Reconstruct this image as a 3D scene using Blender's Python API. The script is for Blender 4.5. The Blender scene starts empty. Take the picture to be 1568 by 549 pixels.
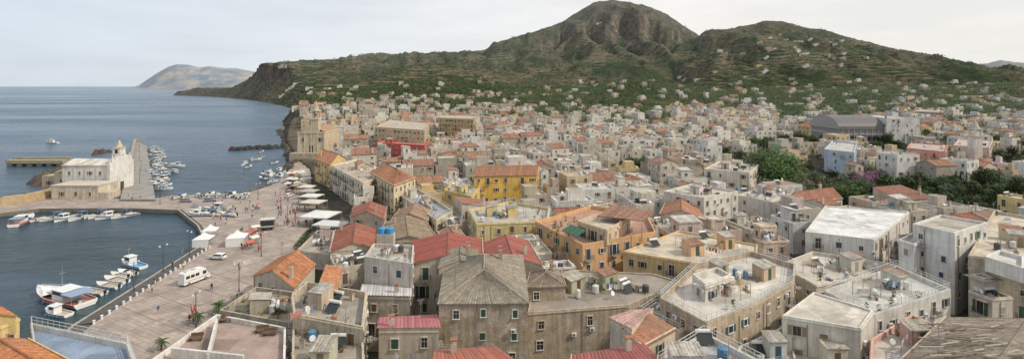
import bpy, math, random
import numpy as np
from mathutils import Vector, noise
random.seed(11)
R=random.random
def RU(a,b): return a+(b-a)*R()
H=45.0; F=784.0; U0=784.0; V0=132.0
# survey helper: bearing/depression readings -> true plan position at height z
def S(u,v,z):
    Y=(H-z)*F/(v-V0); return Vector(((u-U0)/F*Y, Y, z))
def V2(u,v,z):
    p=S(u,v,z); return Vector((p.x,p.y))
scene=bpy.context.scene
# ------------------------------------------------------------ materials
def newmat(name):
    m=bpy.data.materials.new(name); m.use_nodes=True
    nt=m.node_tree; b=nt.nodes['Principled BSDF']; return m,nt,b
def N(nt,t,**k):
    n=nt.nodes.new(t)
    for a,v in k.items(): setattr(n,a,v)
    return n
def L(nt,a,b): nt.links.new(a,b)
def noise_n(nt,vec,scale,detail=4,rough=.55):
    n=N(nt,'ShaderNodeTexNoise'); n.inputs['Scale'].default_value=scale; n.inputs['Detail'].default_value=detail
    n.inputs['Roughness'].default_value=rough; L(nt,vec,n.inputs['Vector']); return n.outputs['Fac']
def mapr(nt,x,a,b,c,d):
    n=N(nt,'ShaderNodeMapRange'); n.inputs[1].default_value=a;n.inputs[2].default_value=b;n.inputs[3].default_value=c;n.inputs[4].default_value=d
    L(nt,x,n.inputs[0]); return n.outputs[0]
def math_n(nt,op,a,b):
    n=N(nt,'ShaderNodeMath',operation=op)
    for i,x in enumerate((a,b)):
        if isinstance(x,(int,float)): n.inputs[i].default_value=x
        else: L(nt,x,n.inputs[i])
    return n.outputs[0]
def scalec(nt,col,fac):
    n=N(nt,'ShaderNodeVectorMath',operation='SCALE'); L(nt,col,n.inputs[0]); L(nt,fac,n.inputs['Scale']); return n.outputs[0]
def mixc(nt,fac,a,b):
    n=N(nt,'ShaderNodeMix',data_type='RGBA')
    if isinstance(fac,(int,float)): n.inputs[0].default_value=fac
    else: L(nt,fac,n.inputs[0])
    for i,x in ((6,a),(7,b)):
        if isinstance(x,tuple): n.inputs[i].default_value=(*x,1)
        else: L(nt,x,n.inputs[i])
    return n.outputs[2]
def stretch(nt,vec,sx,sy,sz):
    n=N(nt,'ShaderNodeMapping'); n.inputs['Scale'].default_value=(sx,sy,sz); L(nt,vec,n.inputs[0]); return n.outputs[0]
MATS={}
def colmat(name,rough=.9,lo=.75,hi=1.08,scale=.5,streak=0,fine=0,metal=0,bump=0,dirt=None,spec=.3,patch=None):
    m,nt,b=newmat(name)
    at=N(nt,'ShaderNodeAttribute',attribute_name='Col'); pos=N(nt,'ShaderNodeNewGeometry').outputs['Position']
    f=mapr(nt,noise_n(nt,pos,scale,6,.65),.3,.7,lo,hi)
    if streak:
        s=noise_n(nt,stretch(nt,pos,1.6,1.6,.12),1.2,5,.6)
        f=math_n(nt,'MULTIPLY',f,mapr(nt,s,.35,.62,1-streak,1.03))
    if fine:
        s=noise_n(nt,pos,4.5,3,.7)
        f=math_n(nt,'MULTIPLY',f,mapr(nt,s,.3,.7,1-fine,1+fine*.6))
    base=at.outputs['Color']
    if patch:
        d=mapr(nt,noise_n(nt,pos,.42,5,.75),.54,.575,0,patch[3]); base=mixc(nt,d,base,patch[:3])
        d=mapr(nt,noise_n(nt,stretch(nt,pos,1,1,1.6),.3,6,.7),.6,.64,0,.55); base=mixc(nt,d,base,(.29,.2,.145))
    c=scalec(nt,base,f)
    if dirt:
        d=mapr(nt,noise_n(nt,pos,.23,7,.7),.5,.68,0,dirt[3]); c=mixc(nt,d,c,dirt[:3])
    L(nt,c,b.inputs['Base Color']); b.inputs['Roughness'].default_value=rough; b.inputs['Metallic'].default_value=metal
    b.inputs['Specular IOR Level'].default_value=spec
    if bump:
        bn=N(nt,'ShaderNodeBump'); bn.inputs['Strength'].default_value=bump; bn.inputs['Distance'].default_value=.08
        L(nt,noise_n(nt,pos,3,6,.7),bn.inputs['Height']); L(nt,bn.outputs[0],b.inputs['Normal'])
    MATS[name]=m; return m
colmat('plaster',.92,.84,1.07,.35,.22,.09,dirt=(.25,.21,.165,.42))
colmat('oldwall',.95,.7,1.18,.5,.28,.25,bump=.6,dirt=(.5,.44,.36,.4),patch=(.54,.47,.38,.75))
colmat('roofflat',.9,.7,1.12,.3,0,.2,dirt=(.21,.19,.165,.7))
colmat('clay',.9,.6,1.2,1.1,0,.38,dirt=(.19,.16,.115,.5),bump=.5)
colmat('paint',.5,.78,1.08,.8,0,.1)
colmat('shutter',.6,.85,1.05,2,0,.08)
colmat('metal',.4,.85,1.05,2,0,.05,metal=.5)
colmat('stone',.92,.7,1.15,.6,0,.2,bump=.7)
colmat('rock',.95,.5,1.3,.5,0,.35,bump=1)
colmat('cloth',.85,.92,1.05,1,0,.05)
colmat('leaf',.7,.75,1.25,.7,0,.25)
colmat('bark',.95,.7,1.2,2,0,.3,bump=.6)
colmat('hull',.25,.93,1.03,1,0,.04,spec=.5)
colmat('skin',.6,.95,1.03,3)
m,nt,b=newmat('glass'); b.inputs['Base Color'].default_value=(.03,.033,.037,1); b.inputs['Roughness'].default_value=.12; MATS['glass']=m
# ------------------------------------------------------------ mesh builder
class MB:
    def __init__(s): s.v=[];s.f=[];s.m=[];s.c=[]
    def face(s,pts,mat,col):
        n=len(s.v); s.v.extend([(p[0],p[1],p[2]) for p in pts]); s.f.append(tuple(range(n,n+len(pts)))); s.m.append(mat); s.c.append(col)
    def obox(s,o,ex,ey,ez,mat,col,bottom=True):
        o=Vector(o);a=o;b=o+ex;c=o+ex+ey;d=o+ey;a2=a+ez;b2=b+ez;c2=c+ez;d2=d+ez
        n=len(s.v); s.v.extend([tuple(p) for p in (a,b,c,d,a2,b2,c2,d2)])
        fs=[(4,5,6,7),(0,1,5,4),(1,2,6,5),(2,3,7,6),(3,0,4,7)]
        if bottom: fs.append((3,2,1,0))
        for f in fs: s.f.append(tuple(n+i for i in f)); s.m.append(mat); s.c.append(col)
    def box(s,x0,x1,y0,y1,z0,z1,mat,col):
        s.obox(Vector((x0,y0,z0)),Vector((x1-x0,0,0)),Vector((0,y1-y0,0)),Vector((0,0,z1-z0)),mat,col)
    def cbox(s,c,d,hx,hy,z0,z1,mat,col):
        d=Vector((d[0],d[1],0)).normalized(); e=Vector((-d.y,d.x,0))
        s.obox(Vector((c[0],c[1],z0))-d*hx-e*hy,d*2*hx,e*2*hy,Vector((0,0,z1-z0)),mat,col)
    def prism(s,poly,z0,z1,mat,col,topmat=None,topcol=None):
        s.face([(p[0],p[1],z1) for p in poly],topmat or mat,topcol or col)
        k=len(poly)
        for i in range(k):
            a=poly[i];b=poly[(i+1)%k]
            s.face([(a[0],a[1],z0),(b[0],b[1],z0),(b[0],b[1],z1),(a[0],a[1],z1)],mat,col)
    def cyl(s,p0,p1,r0,r1,n,mat,col,caps=True):
        p0=Vector(p0);p1=Vector(p1);d=(p1-p0).normalized()
        a=d.orthogonal().normalized(); b=d.cross(a)
        r=[];q=[]
        for i in range(n):
            t=2*math.pi*i/n; e=a*math.cos(t)+b*math.sin(t)
            r.append(p0+e*r0); q.append(p1+e*r1)
        k=len(s.v); s.v.extend([tuple(p) for p in r+q])
        for i in range(n):
            j=(i+1)%n; s.f.append((k+i,k+j,k+n+j,k+n+i)); s.m.append(mat); s.c.append(col)
        if caps:
            s.f.append(tuple(k+n+i for i in range(n))); s.m.append(mat); s.c.append(col)
            s.f.append(tuple(k+i for i in range(n))); s.m.append(mat); s.c.append(col)
    def sheet(s,a,b,c,d,mat,col,per=.5,amp=.09):
        a,b,c,d=[Vector(p) for p in (a,b,c,d)]
        n=max(2,int(max((b-a).length,(c-d).length)/per))*2
        k=len(s.v); q=1
        for i in range(n+1):
            t=i/n; z=Vector((0,0,amp if i%2 else 0))
            s.v.append(tuple(a.lerp(b,t)+z)); s.v.append(tuple(d.lerp(c,t)+z))
        for i in range(n):
            s.f.append((k+2*i,k+2*i+2,k+2*i+3,k+2*i+1)); s.m.append(mat)
            if i%2==0: q=RU(.8,1.16)
            s.c.append(tuple(x*q for x in col))
        s.face([a,b,b-Vector((0,0,.15)),a-Vector((0,0,.15))],mat,tuple(x*.8 for x in col))
    def mesh(s,name):
        me=bpy.data.meshes.new(name); me.from_pydata(s.v,[],s.f)
        used=sorted(set(s.m)); idx={u:i for i,u in enumerate(used)}
        for u in used: me.materials.append(MATS[u])
        me.polygons.foreach_set('material_index',np.array([idx[x] for x in s.m],dtype=np.int32))
        ca=me.color_attributes.new('Col','FLOAT_COLOR','CORNER')
        cnt=np.array([len(f) for f in s.f]); c=np.array([(x[0],x[1],x[2],1.0) for x in s.c],dtype=np.float32)
        ca.data.foreach_set('color',np.repeat(c,cnt,axis=0).ravel())
        me.update(); return me
    def obj(s,name,loc=(0,0,0),rot=0,scale=1):
        return put(s.mesh(name),name,loc,rot,scale)
def put(me,name,loc=(0,0,0),rot=0,scale=1):
    o=bpy.data.objects.new(name,me); scene.collection.objects.link(o)
    o.location=loc; o.rotation_euler=(0,0,rot); o.scale=(scale,)*3 if isinstance(scale,(int,float)) else scale
    return o
# ------------------------------------------------------------ terrain
def sm(a,b,x):
    t=min(1,max(0,(x-a)/(b-a))); return t*t*(3-2*t)
LAY=[
 (2500,1.25,1150,85,[440,500,520,560,600,640,680,720,745,755,790,830,865,890,910,935,960,985,1010,1030,1050,1070,1100,1200,1400],[135,100,90,85,84,82,81,79,75,66,56,45,31,15,4,0,2,7,16,27,42,54,66,84,112]),
 (2000,1.15,950,72,[960,1020,1060,1075,1090,1120,1150,1170,1190,1215,1230,1260,1300,1350,1400,1450,1490,1530,1568,1750],[128,90,66,52,45,44,38,32,31,36,42,46,58,72,82,92,98,104,108,120]),
 (1900,1.0,1000,40,[235,255,268,285,300,330,350,380,400,430,470,510,530,560,600,640,700],[175,150,143,133,126,119,110,104,98,96,93,91,89,97,101,110,128]),
 (1450,1.1,850,34,[520,550,580,620,660,700,740,780,850,900,1100],[140,122,110,99,96,99,106,117,123,129,136]),
 (1120,1.0,760,10,[440,500,560,700,900,930,960,1000,1040,1100,1300,1450,1568,1700],[155,146,143,142,134,127,119,124,134,138,135,131,124,120]),
 (650,.8,430,3,[415,428,445,470,490,520,560,620,700],[185,172,163,155,152,153,160,170,195]),
 (6000,1.0,4500,30,[1400,1480,1500,1530,1568,1700],[118,100,96,92,95,104]),
]
LAY=[(a,b,c,d,np.array(e,float),np.array(f,float)) for a,b,c,d,e,f in LAY]
CY=[0,60,84,130,160,200,225,263,303,312,367,483,608,700,800,950,1069,1300,1534,2205,2520,2900,8000]
CU=[560,430,410,440,470,480,470,470,449,447,440,428,423,432,446,448,440,418,395,322,262,420,700]
def coast_t(y): return (float(np.interp(y,CY,CU))-U0)/F
def th(x,y):
    t=x/max(y,1); u=U0+F*t
    base=2+20*sm(260,1150,y)+ (4*sm(200,420,y)*sm(1000,1500,u))
    z=base
    for i,(D,k,Y0,amp,us,vs) in enumerate(LAY):
        if y<Y0: continue
        D2=D*(1+.07*noise.noise(Vector((t*4+i*7,i*3.1,0))))
        zr=H+(V0-float(np.interp(u,us,vs)))/F*D2
        if y<D2:
            s=(y-Y0)/(D2-Y0); zz=base+(zr-base)*s**k
            if zr>base:
                g=0;A_=1;fx,fy=x*.0042,y*.0019
                for o in range(5):
                    g+=A_*(.42-abs(noise.noise(Vector((fx,fy,i*5.+o)))*1.6)); A_*=.52; fx=fx*2.1+1.7;fy=fy*2.1+.3
                zz+=amp*g*2.6*s*(1-s)**.8*min(1,max(0,(zr-base)/90))
                if i==0 and 700<u<1100:
                    wv=sm(700,760,u)*(1-sm(1040,1100,u))
                    c=sm(.60,.68,s+.07*noise.noise(Vector((t*25,2,0)))+.02*noise.noise(Vector((t*140,2,0)))); zz+= (zr-base)*.15*(c-sm(.35,1.,s))*wv
        else: zz=zr-(y-D2)*.3
        if zz>z: z=zz
    if y>420: z+=noise.fractal(Vector((x*.02,y*.02,3)),1.,2.,4)*(1.0+4.5*sm(1000,1800,y))*sm(420,900,y)
    d=(t-coast_t(y))*y
    if y>330: d+=noise.noise(Vector((x*.02,y*.008,9)))*9+noise.noise(Vector((x*.07,y*.03,4)))*4
    if d<90 or y>2000:
        z=min(z,-4+max(-4,d*((.85 if y>1000 else 1.3) if y>330 else 3)))
    return z
def grid_mesh(us,ys,fn):
    nu=len(us);ny=len(ys);v=[]
    for y in ys:
        for u in us:
            x=(u-U0)/F*y; v.append((x,y,fn(x,y)))
    f=[(j*nu+i,j*nu+i+1,(j+1)*nu+i+1,(j+1)*nu+i) for j in range(ny-1) for i in range(nu-1)]
    me=bpy.data.meshes.new('terrain'); me.from_pydata(v,[],f)
    me.polygons.foreach_set('use_smooth',np.ones(len(f),dtype=bool)); me.update(); return me
us=np.linspace(180,1800,540); ys=np.concatenate([np.array([45.]),np.geomspace(60,600,60),np.geomspace(612,2900,230),np.geomspace(3000,7500,25)])
ter=grid_mesh(us,ys,th)
m,nt,b=newmat('terrain_scrub'); MATS['terrain']=m
g=N(nt,'ShaderNodeNewGeometry'); pos=g.outputs['Position']
sx=N(nt,'ShaderNodeSeparateXYZ'); L(nt,pos,sx.inputs[0]); nx=N(nt,'ShaderNodeSeparateXYZ'); L(nt,g.outputs['Normal'],nx.inputs[0])
n1=noise_n(nt,pos,.008,8,.65); n2=noise_n(nt,pos,.07,7,.75)
c=mixc(nt,mapr(nt,n1,.44,.56,0,1),(.050,.070,.027),(.15,.125,.075))
c=mixc(nt,mapr(nt,n2,.47,.58,0,1),c,(.028,.042,.017))
# cultivated terraces: walls and dry-grass strips stepping with height
tz=math_n(nt,'SINE',math_n(nt,'ADD',math_n(nt,'MULTIPLY',sx.outputs[2],.75),math_n(nt,'MULTIPLY',noise_n(nt,pos,.012,4,.6),22)),0)
tm_=math_n(nt,'MULTIPLY',mapr(nt,tz,.45,.85,0,.75),mapr(nt,noise_n(nt,pos,.0055,4,.6),.5,.56,0,1))
c=mixc(nt,tm_,c,(.24,.195,.125))
c=mixc(nt,mapr(nt,sx.outputs[2],190,330,0,.5),c,mixc(nt,mapr(nt,n2,.42,.58,0,1),(.16,.125,.085),(.05,.055,.03)))
rocky=mapr(nt,nx.outputs[2],.5,.78,.92,0)
rc_=mixc(nt,mapr(nt,noise_n(nt,stretch(nt,pos,1,1,.35),.07,8,.75),.42,.58,0,1),(.085,.07,.055),(.27,.205,.155))
rc_=mixc(nt,mapr(nt,n2,.52,.62,0,.7),rc_,(.05,.062,.028))
c=mixc(nt,rocky,c,rc_)
town=math_n(nt,'MULTIPLY',mapr(nt,sx.outputs[1],480,680,1,0),mapr(nt,noise_n(nt,pos,.03,3,.5),.45,.55,.95,.45))
town=math_n(nt,'MULTIPLY',town,mapr(nt,nx.outputs[2],.75,.9,0,1))
c=mixc(nt,town,c,mixc(nt,mapr(nt,noise_n(nt,pos,.4,4,.6),.4,.6,0,1),(.15,.135,.115),(.24,.21,.18)))
c=mixc(nt,mapr(nt,sx.outputs[1],900,6500,0,.74),c,(.29,.32,.35))  # aerial haze painted into the ground colour, paler blue with distance
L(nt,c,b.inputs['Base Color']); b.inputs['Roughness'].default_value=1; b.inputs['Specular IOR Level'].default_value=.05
bn=N(nt,'ShaderNodeBump'); bn.inputs['Strength'].default_value=1; bn.inputs['Distance'].default_value=11
L(nt,n2,bn.inputs['Height']); L(nt,bn.outputs[0],b.inputs['Normal'])
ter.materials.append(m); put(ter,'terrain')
iu=[190,212,222,240,258,270,290,305,320,345,362,385,420,470]; iv=[136,131,124,112,102,98,99,103,101,104,104,109,118,134]
def isl(x,y):
    t=x/y;u=U0+F*t; zr=max(-20,H+(V0-float(np.interp(u,iu,iv)))/F*9500)
    s=min(1,max(0,(y-8300)/1200)); z=zr*s**.7 if y<=9500 else zr-(y-9500)*.3
    return z+90*noise.fractal(Vector((x*.0016,y*.0016,1)),1,2,6)*4*s*(1-s)-5*(1-s)
im=grid_mesh(np.linspace(185,480,130),np.linspace(8300,10500,40),isl)
m,nt,b=newmat('distant_haze_rock'); pos=N(nt,'ShaderNodeNewGeometry').outputs['Position']
c=mixc(nt,mapr(nt,noise_n(nt,pos,.003,8,.7),.4,.6,0,1),(.17,.215,.27),(.33,.31,.29))  # bluish haze is part of the island's painted base colours
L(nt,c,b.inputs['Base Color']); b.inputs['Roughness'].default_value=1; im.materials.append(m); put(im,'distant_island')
# sea
me=bpy.data.meshes.new('sea'); B=70000
me.from_pydata([(-B,-2000,0),(B,-2000,0),(B,B,0),(-B,B,0)],[],[(0,1,2,3)])
m,nt,b=newmat('sea_water'); pos=N(nt,'ShaderNodeNewGeometry').outputs['Position']
sy=N(nt,'ShaderNodeSeparateXYZ'); L(nt,pos,sy.inputs[0])
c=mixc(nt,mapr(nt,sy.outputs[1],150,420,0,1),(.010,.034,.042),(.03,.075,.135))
c=mixc(nt,mapr(nt,noise_n(nt,stretch(nt,pos,.25,1,1),.012,6,.65),.42,.6,0,.8),c,(.06,.115,.175))
c=mixc(nt,mapr(nt,noise_n(nt,stretch(nt,pos,.5,1,1),.1,6,.7),.45,.62,0,.5),c,(.015,.045,.07))
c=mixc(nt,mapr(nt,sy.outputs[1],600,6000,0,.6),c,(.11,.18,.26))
L(nt,c,b.inputs['Base Color']); b.inputs['IOR'].default_value=1.33
L(nt,mapr(nt,noise_n(nt,stretch(nt,pos,.2,1,1),.006,5,.6),.4,.6,.18,.36),b.inputs['Roughness'])
bn=N(nt,'ShaderNodeBump'); bn.inputs['Strength'].default_value=1; bn.inputs['Distance'].default_value=1.1
h=math_n(nt,'ADD',noise_n(nt,stretch(nt,pos,.6,1,1),.45,6,.65),math_n(nt,'MULTIPLY',noise_n(nt,stretch(nt,pos,.7,1,1),.09,4,.6),2.6))
L(nt,h,bn.inputs['Height']); L(nt,bn.outputs[0],b.inputs['Normal'])
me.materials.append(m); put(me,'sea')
# ------------------------------------------------------------ piazza, quay, pier
m,nt,b=newmat('piazza_paving'); MATS['paving']=m
pos=N(nt,'ShaderNodeNewGeometry').outputs['Position']
mp=N(nt,'ShaderNodeMapping'); mp.inputs['Rotation'].default_value=(0,0,.5); L(nt,pos,mp.inputs[0])
br=N(nt,'ShaderNodeTexBrick'); L(nt,mp.outputs[0],br.inputs['Vector']); br.inputs['Scale'].default_value=1
br.inputs['Brick Width'].default_value=1.6; br.inputs['Row Height'].default_value=.9; br.inputs['Mortar Size'].default_value=.03
br.inputs['Color1'].default_value=(.45,.37,.32,1); br.inputs['Color2'].default_value=(.34,.28,.245,1); br.inputs['Mortar'].default_value=(.2,.17,.15,1)
b2=N(nt,'ShaderNodeTexBrick'); L(nt,mp.outputs[0],b2.inputs['Vector']); b2.inputs['Scale'].default_value=1; b2.offset=0
b2.inputs['Brick Width'].default_value=6.5; b2.inputs['Row Height'].default_value=6.5; b2.inputs['Mortar Size'].default_value=.2
b2.inputs['Color1'].default_value=(1,1,1,1); b2.inputs['Color2'].default_value=(.9,.9,.9,1); b2.inputs['Mortar'].default_value=(.74,.72,.7,1)
mm=N(nt,'ShaderNodeMix',data_type='RGBA',blend_type='MULTIPLY'); mm.inputs[0].default_value=1
L(nt,br.outputs[0],mm.inputs[6]); L(nt,b2.outputs[0],mm.inputs[7])
c=scalec(nt,mm.outputs[2],mapr(nt,noise_n(nt,pos,.16,7,.65),.3,.7,.68,1.15))
c=mixc(nt,mapr(nt,noise_n(nt,pos,.06,4,.6),.52,.7,0,.45),c,(.23,.2,.18))
L(nt,c,b.inputs['Base Color']); b.inputs['Roughness'].default_value=.85
ZP=1.3
P1=[(30,566),(112,497),(300,380),(309,360),(302,345),(272,321),(190,318),(60,319),(0,326),(-80,331),(-80,301),(60,300),(180,304),(240,303),(262,299),(380,295),(425,280),(440,264),(452,248),(500,246),(530,300),(520,340),(500,400),(450,480),(420,566)]
pz=MB(); pz.prism([V2(u,v,ZP) for u,v in P1],-4,ZP,'stone',(.2,.18,.16),'paving',(1,1,1)); pz.obj('piazza_pavement')
q=MB()
edge=[V2(u,v,ZP) for u,v in [(30,566),(112,497),(300,380),(309,360),(302,345),(272,321)]]
for i in range(len(edge)-1):
    a,b_=edge[i],edge[i+1]; d=(b_-a).normalized(); n=Vector((d.y,-d.x))
    w=3.2 if i<2 else 1.2
    q.face([(a.x,a.y,ZP+.004),(b_.x,b_.y,ZP+.004),(b_.x+n.x*w,b_.y+n.y*w,ZP+.004),(a.x+n.x*w,a.y+n.y*w,ZP+.004)],'stone',(.11,.1,.095))
    q.obox(Vector((a.x,a.y,ZP+.002)),Vector((b_.x-a.x,b_.y-a.y,0)),Vector((n.x*.4,n.y*.4,0)),Vector((0,0,.14)),'stone',(.42,.38,.33))
q.obj('quay_edge')
bm_=MB(); bm_.cyl((0,0,0),(0,0,.55),.22,.16,8,'paint',(.75,.75,.73)); bm_.cyl((0,0,.55),(0,0,.72),.26,.24,8,'paint',(.75,.75,.73)); bmm=bm_.mesh('bollard')
for i in range(22):
    t=i/21; a=edge[1].lerp(edge[2],t); d=(edge[2]-edge[1]).normalized(); n=Vector((d.y,-d.x)); p=a+n*3.5
    put(bmm,'bollard',(p.x,p.y,ZP))
pr=MB()
PP=[(184,305),(238,305),(224,222),(205,216)]
pp=[V2(u,v,2.0) for u,v in PP]; pr.prism(pp,-4,2.0,'stone',(.22,.2,.18),'roofflat',(.32,.305,.285))
d=(pp[3]-pp[0]).normalized(); n=Vector((d.y,-d.x)); a=pp[0].lerp(pp[3],.12)
pr.obox(Vector((a.x,a.y,2.0)),Vector((pp[3].x-a.x,pp[3].y-a.y,0)),Vector((n.x*1.6,n.y*1.6,0)),Vector((0,0,1.9)),'stone',(.36,.32,.27))
pr.obox(Vector((pp[3].x+n.x*1.6,pp[3].y,2.0)),Vector((n.x*7,n.y*7,0)),Vector((-d.x*2,-d.y*2,0)),Vector((0,0,1.9)),'stone',(.36,.32,.27))
pr.obj('stone_pier')
j=MB(); c=V2(60,253,0)
for i in range(6):
    j.box(c.x-16+i*5.6,c.x-13.2+i*5.6,c.y-2.5,c.y+2.5,-3,1.4,'stone',(.30,.25,.17))
j.box(c.x-16.5,c.x+16,c.y-3,c.y+3,1.4,3.2,'stone',(.36,.31,.22)); j.box(c.x-16.5,c.x+16,c.y+1.5,c.y+3,3.2,4.4,'stone',(.36,.31,.22)); j.obj('concrete_jetty')
def rocks(name,pts,rad,n,col):
    r=MB()
    for k in range(n):
        i=random.randrange(len(pts)-1); t=R(); u=pts[i][0]*(1-t)+pts[i+1][0]*t; v=pts[i][1]*(1-t)+pts[i+1][1]*t
        p=S(u,v,0)+Vector((RU(-2,2),RU(-3,3),RU(-.3,.6))); s=rad*RU(.4,1.2)
        m_=6
        top=[p+Vector((s*RU(.2,.6)*math.cos(a),s*RU(.2,.6)*math.sin(a),s*RU(.5,.9))) for a in [i*2*math.pi/m_ for i in range(m_)]]
        mid=[p+Vector((s*RU(.8,1.1)*math.cos(a),s*RU(.8,1.1)*math.sin(a),s*RU(-.1,.3))) for a in [i*2*math.pi/m_ for i in range(m_)]]
        bt=[q_-Vector((0,0,s*1.2)) for q_ in mid]
        cc=tuple(x*RU(.7,1.3) for x in col)
        r.face(top,'rock',cc)
        for i in range(m_):
            jn=(i+1)%m_; r.face([mid[i],mid[jn],top[jn],top[i]],'rock',cc); r.face([bt[i],bt[jn],mid[jn],mid[i]],'rock',cc)
    r.obj(name)
rocks('rock_breakwater',[(356,230),(380,228),(410,227),(438,226)],2.2,150,(.06,.055,.05))
rocks('shore_rocks',[(62,285),(70,276),(82,268),(95,262),(105,258),(120,252)],3.2,60,(.12,.095,.07))
rocks('shore_rocks',[(146,233),(152,236),(160,232)],2.5,10,(.1,.085,.07))
rocks('shore_rocks',[(245,304),(300,302),(380,296),(425,281)],.9,160,(.17,.15,.13))
rocks('shore_rocks',[(440,262),(450,248),(444,240),(436,215),(428,200)],2.6,110,(.1,.085,.07))
w=MB(); pts=[V2(u,v,ZP) for u,v in [(-80,316),(0,316),(40,311),(75,303),(92,296)]]
for i in range(len(pts)-1):
    a,b_=pts[i],pts[i+1]; d=(b_-a).normalized(); n=Vector((-d.y,d.x))
    w.obox(Vector((a.x,a.y,ZP)),Vector((b_.x-a.x,b_.y-a.y,0)),Vector((n.x*1.2,n.y*1.2,0)),Vector((0,0,3.4)),'stone',(.47,.36,.22))
w.obj('sea_wall')
# ------------------------------------------------------------ houses
TRIM=(.64,.6,.52)
def rail(mb,a,b,z,h=1.0,col=(.75,.75,.73),sp=1.0,t=.03,mat='metal'):
    a=Vector((a[0],a[1],z));b=Vector((b[0],b[1],z)); l=(b-a).length
    if l<.3: return
    d=(b-a)/l; e=Vector((-d.y,d.x,0))
    for zz in (h,h*.55,h*.12):
        mb.obox(a+Vector((0,0,zz))-e*t,d*l,e*2*t,Vector((0,0,2*t)),mat,col)
    n=max(1,int(l/sp))
    for i in range(n+1):
        p=a+d*(l*i/n); mb.obox(p-d*t*.8-e*t*.8,d*t*1.6,e*t*1.6,Vector((0,0,h)),mat,col,False)
def area(p): return .5*sum(p[i][0]*p[(i+1)%len(p)][1]-p[(i+1)%len(p)][0]*p[i][1] for i in range(len(p)))
def inset(poly,w):
    k=len(poly);out=[]
    for i in range(k):
        p0=poly[i-1];p=poly[i];p1=poly[(i+1)%k]
        d0=(p-p0).normalized();d1=(p1-p).normalized(); n0=Vector((-d0.y,d0.x));n1=Vector((-d1.y,d1.x))
        m_=(n0+n1); ln=m_.length
        if ln<.2: out.append(p+n0*w); continue
        m_/=ln; out.append(p+m_*(w/max(.35,m_.dot(n0))))
    return out
def window(mb,a,d,n,s,z,w,h,det,col,door=False):
    d3=Vector((d.x,d.y,0));n3=Vector((n.x,n.y,0)); o=Vector((a.x,a.y,0))+d3*s; up=Vector((0,0,1))
    q=o-d3*w/2+up*z+n3*.03
    if det==0:
        if R()<.45: mb.face([q,q+d3*w,q+d3*w+up*h,q+up*h],'shutter',col)
        else: mb.face([q,q+d3*w,q+d3*w+up*h,q+up*h],'glass',(.03,.03,.03))
        return
    mb.face([q,q+d3*w,q+d3*w+up*h,q+up*h],'glass',(.03,.03,.03))
    r=R()
    f=.13; pr_=.09; tc=random.choice([TRIM,(.7,.68,.64),(.52,.47,.4)])
    mb.obox(q-d3*f-n3*.03,d3*f,n3*pr_,up*h,'plaster',tc); mb.obox(q+d3*w-n3*.03,d3*f,n3*pr_,up*h,'plaster',tc)
    mb.obox(q-d3*f-n3*.03+up*h,d3*(w+2*f),n3*(pr_+.05),up*f,'plaster',tc)
    if not door: mb.obox(q-d3*(f+.05)-n3*.03-up*.1,d3*(w+2*f+.1),n3*(pr_+.12),up*.1,'plaster',tc)
    if r<.4:
        for k in (0,1): mb.obox(q+d3*(w/2*k+.02)+n3*.012,d3*(w/2-.04),n3*.05,up*(h-.02),'shutter',col)
        if det>1:
            for k in range(int(h/.25)): mb.obox(q+d3*.08+up*(.1+k*.25)+n3*.06,d3*(w-.16),n3*.015,up*.1,'shutter',tuple(x*.7 for x in col))
    elif r<.65:
        for k in (-1,1):
            st=q+d3*(-w/2-f*1.1 if k<0 else w+f*1.1)-n3*.02
            mb.obox(st,d3*w/2,n3*.07,up*h,'shutter',col)
        mb.obox(q+d3*(w/2-.03),d3*.06,n3*.03,up*h,'shutter',col)
    else:
        mb.obox(q+d3*(w/2-.03),d3*.06,n3*.03,up*h,'shutter',(.45,.4,.33)); mb.obox(q+up*h*.6,d3*w,n3*.03,up*.06,'shutter',(.45,.4,.33))
SHUT=[(.06,.13,.09),(.12,.065,.035),(.2,.12,.07),(.05,.09,.13),(.35,.3,.25),(.05,.11,.07),(.42,.4,.36),(.28,.2,.13)]
def balcony(mb,a,d,n,s,z,w,col=(.1,.1,.1)):
    d3=Vector((d.x,d.y,0));n3=Vector((n.x,n.y,0)); o=Vector((a.x,a.y,z))+d3*(s-w/2)
    mb.obox(o-Vector((0,0,.14)),d3*w,n3*.95,Vector((0,0,.14)),'stone',(.48,.44,.39))
    p=o+n3*.9; rail(mb,p,p+d3*w,z,.95,col,.28,.02); rail(mb,o,p,z,.95,col,.4,.02); rail(mb,o+d3*w,p+d3*w,z,.95,col,.4,.02)
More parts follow.
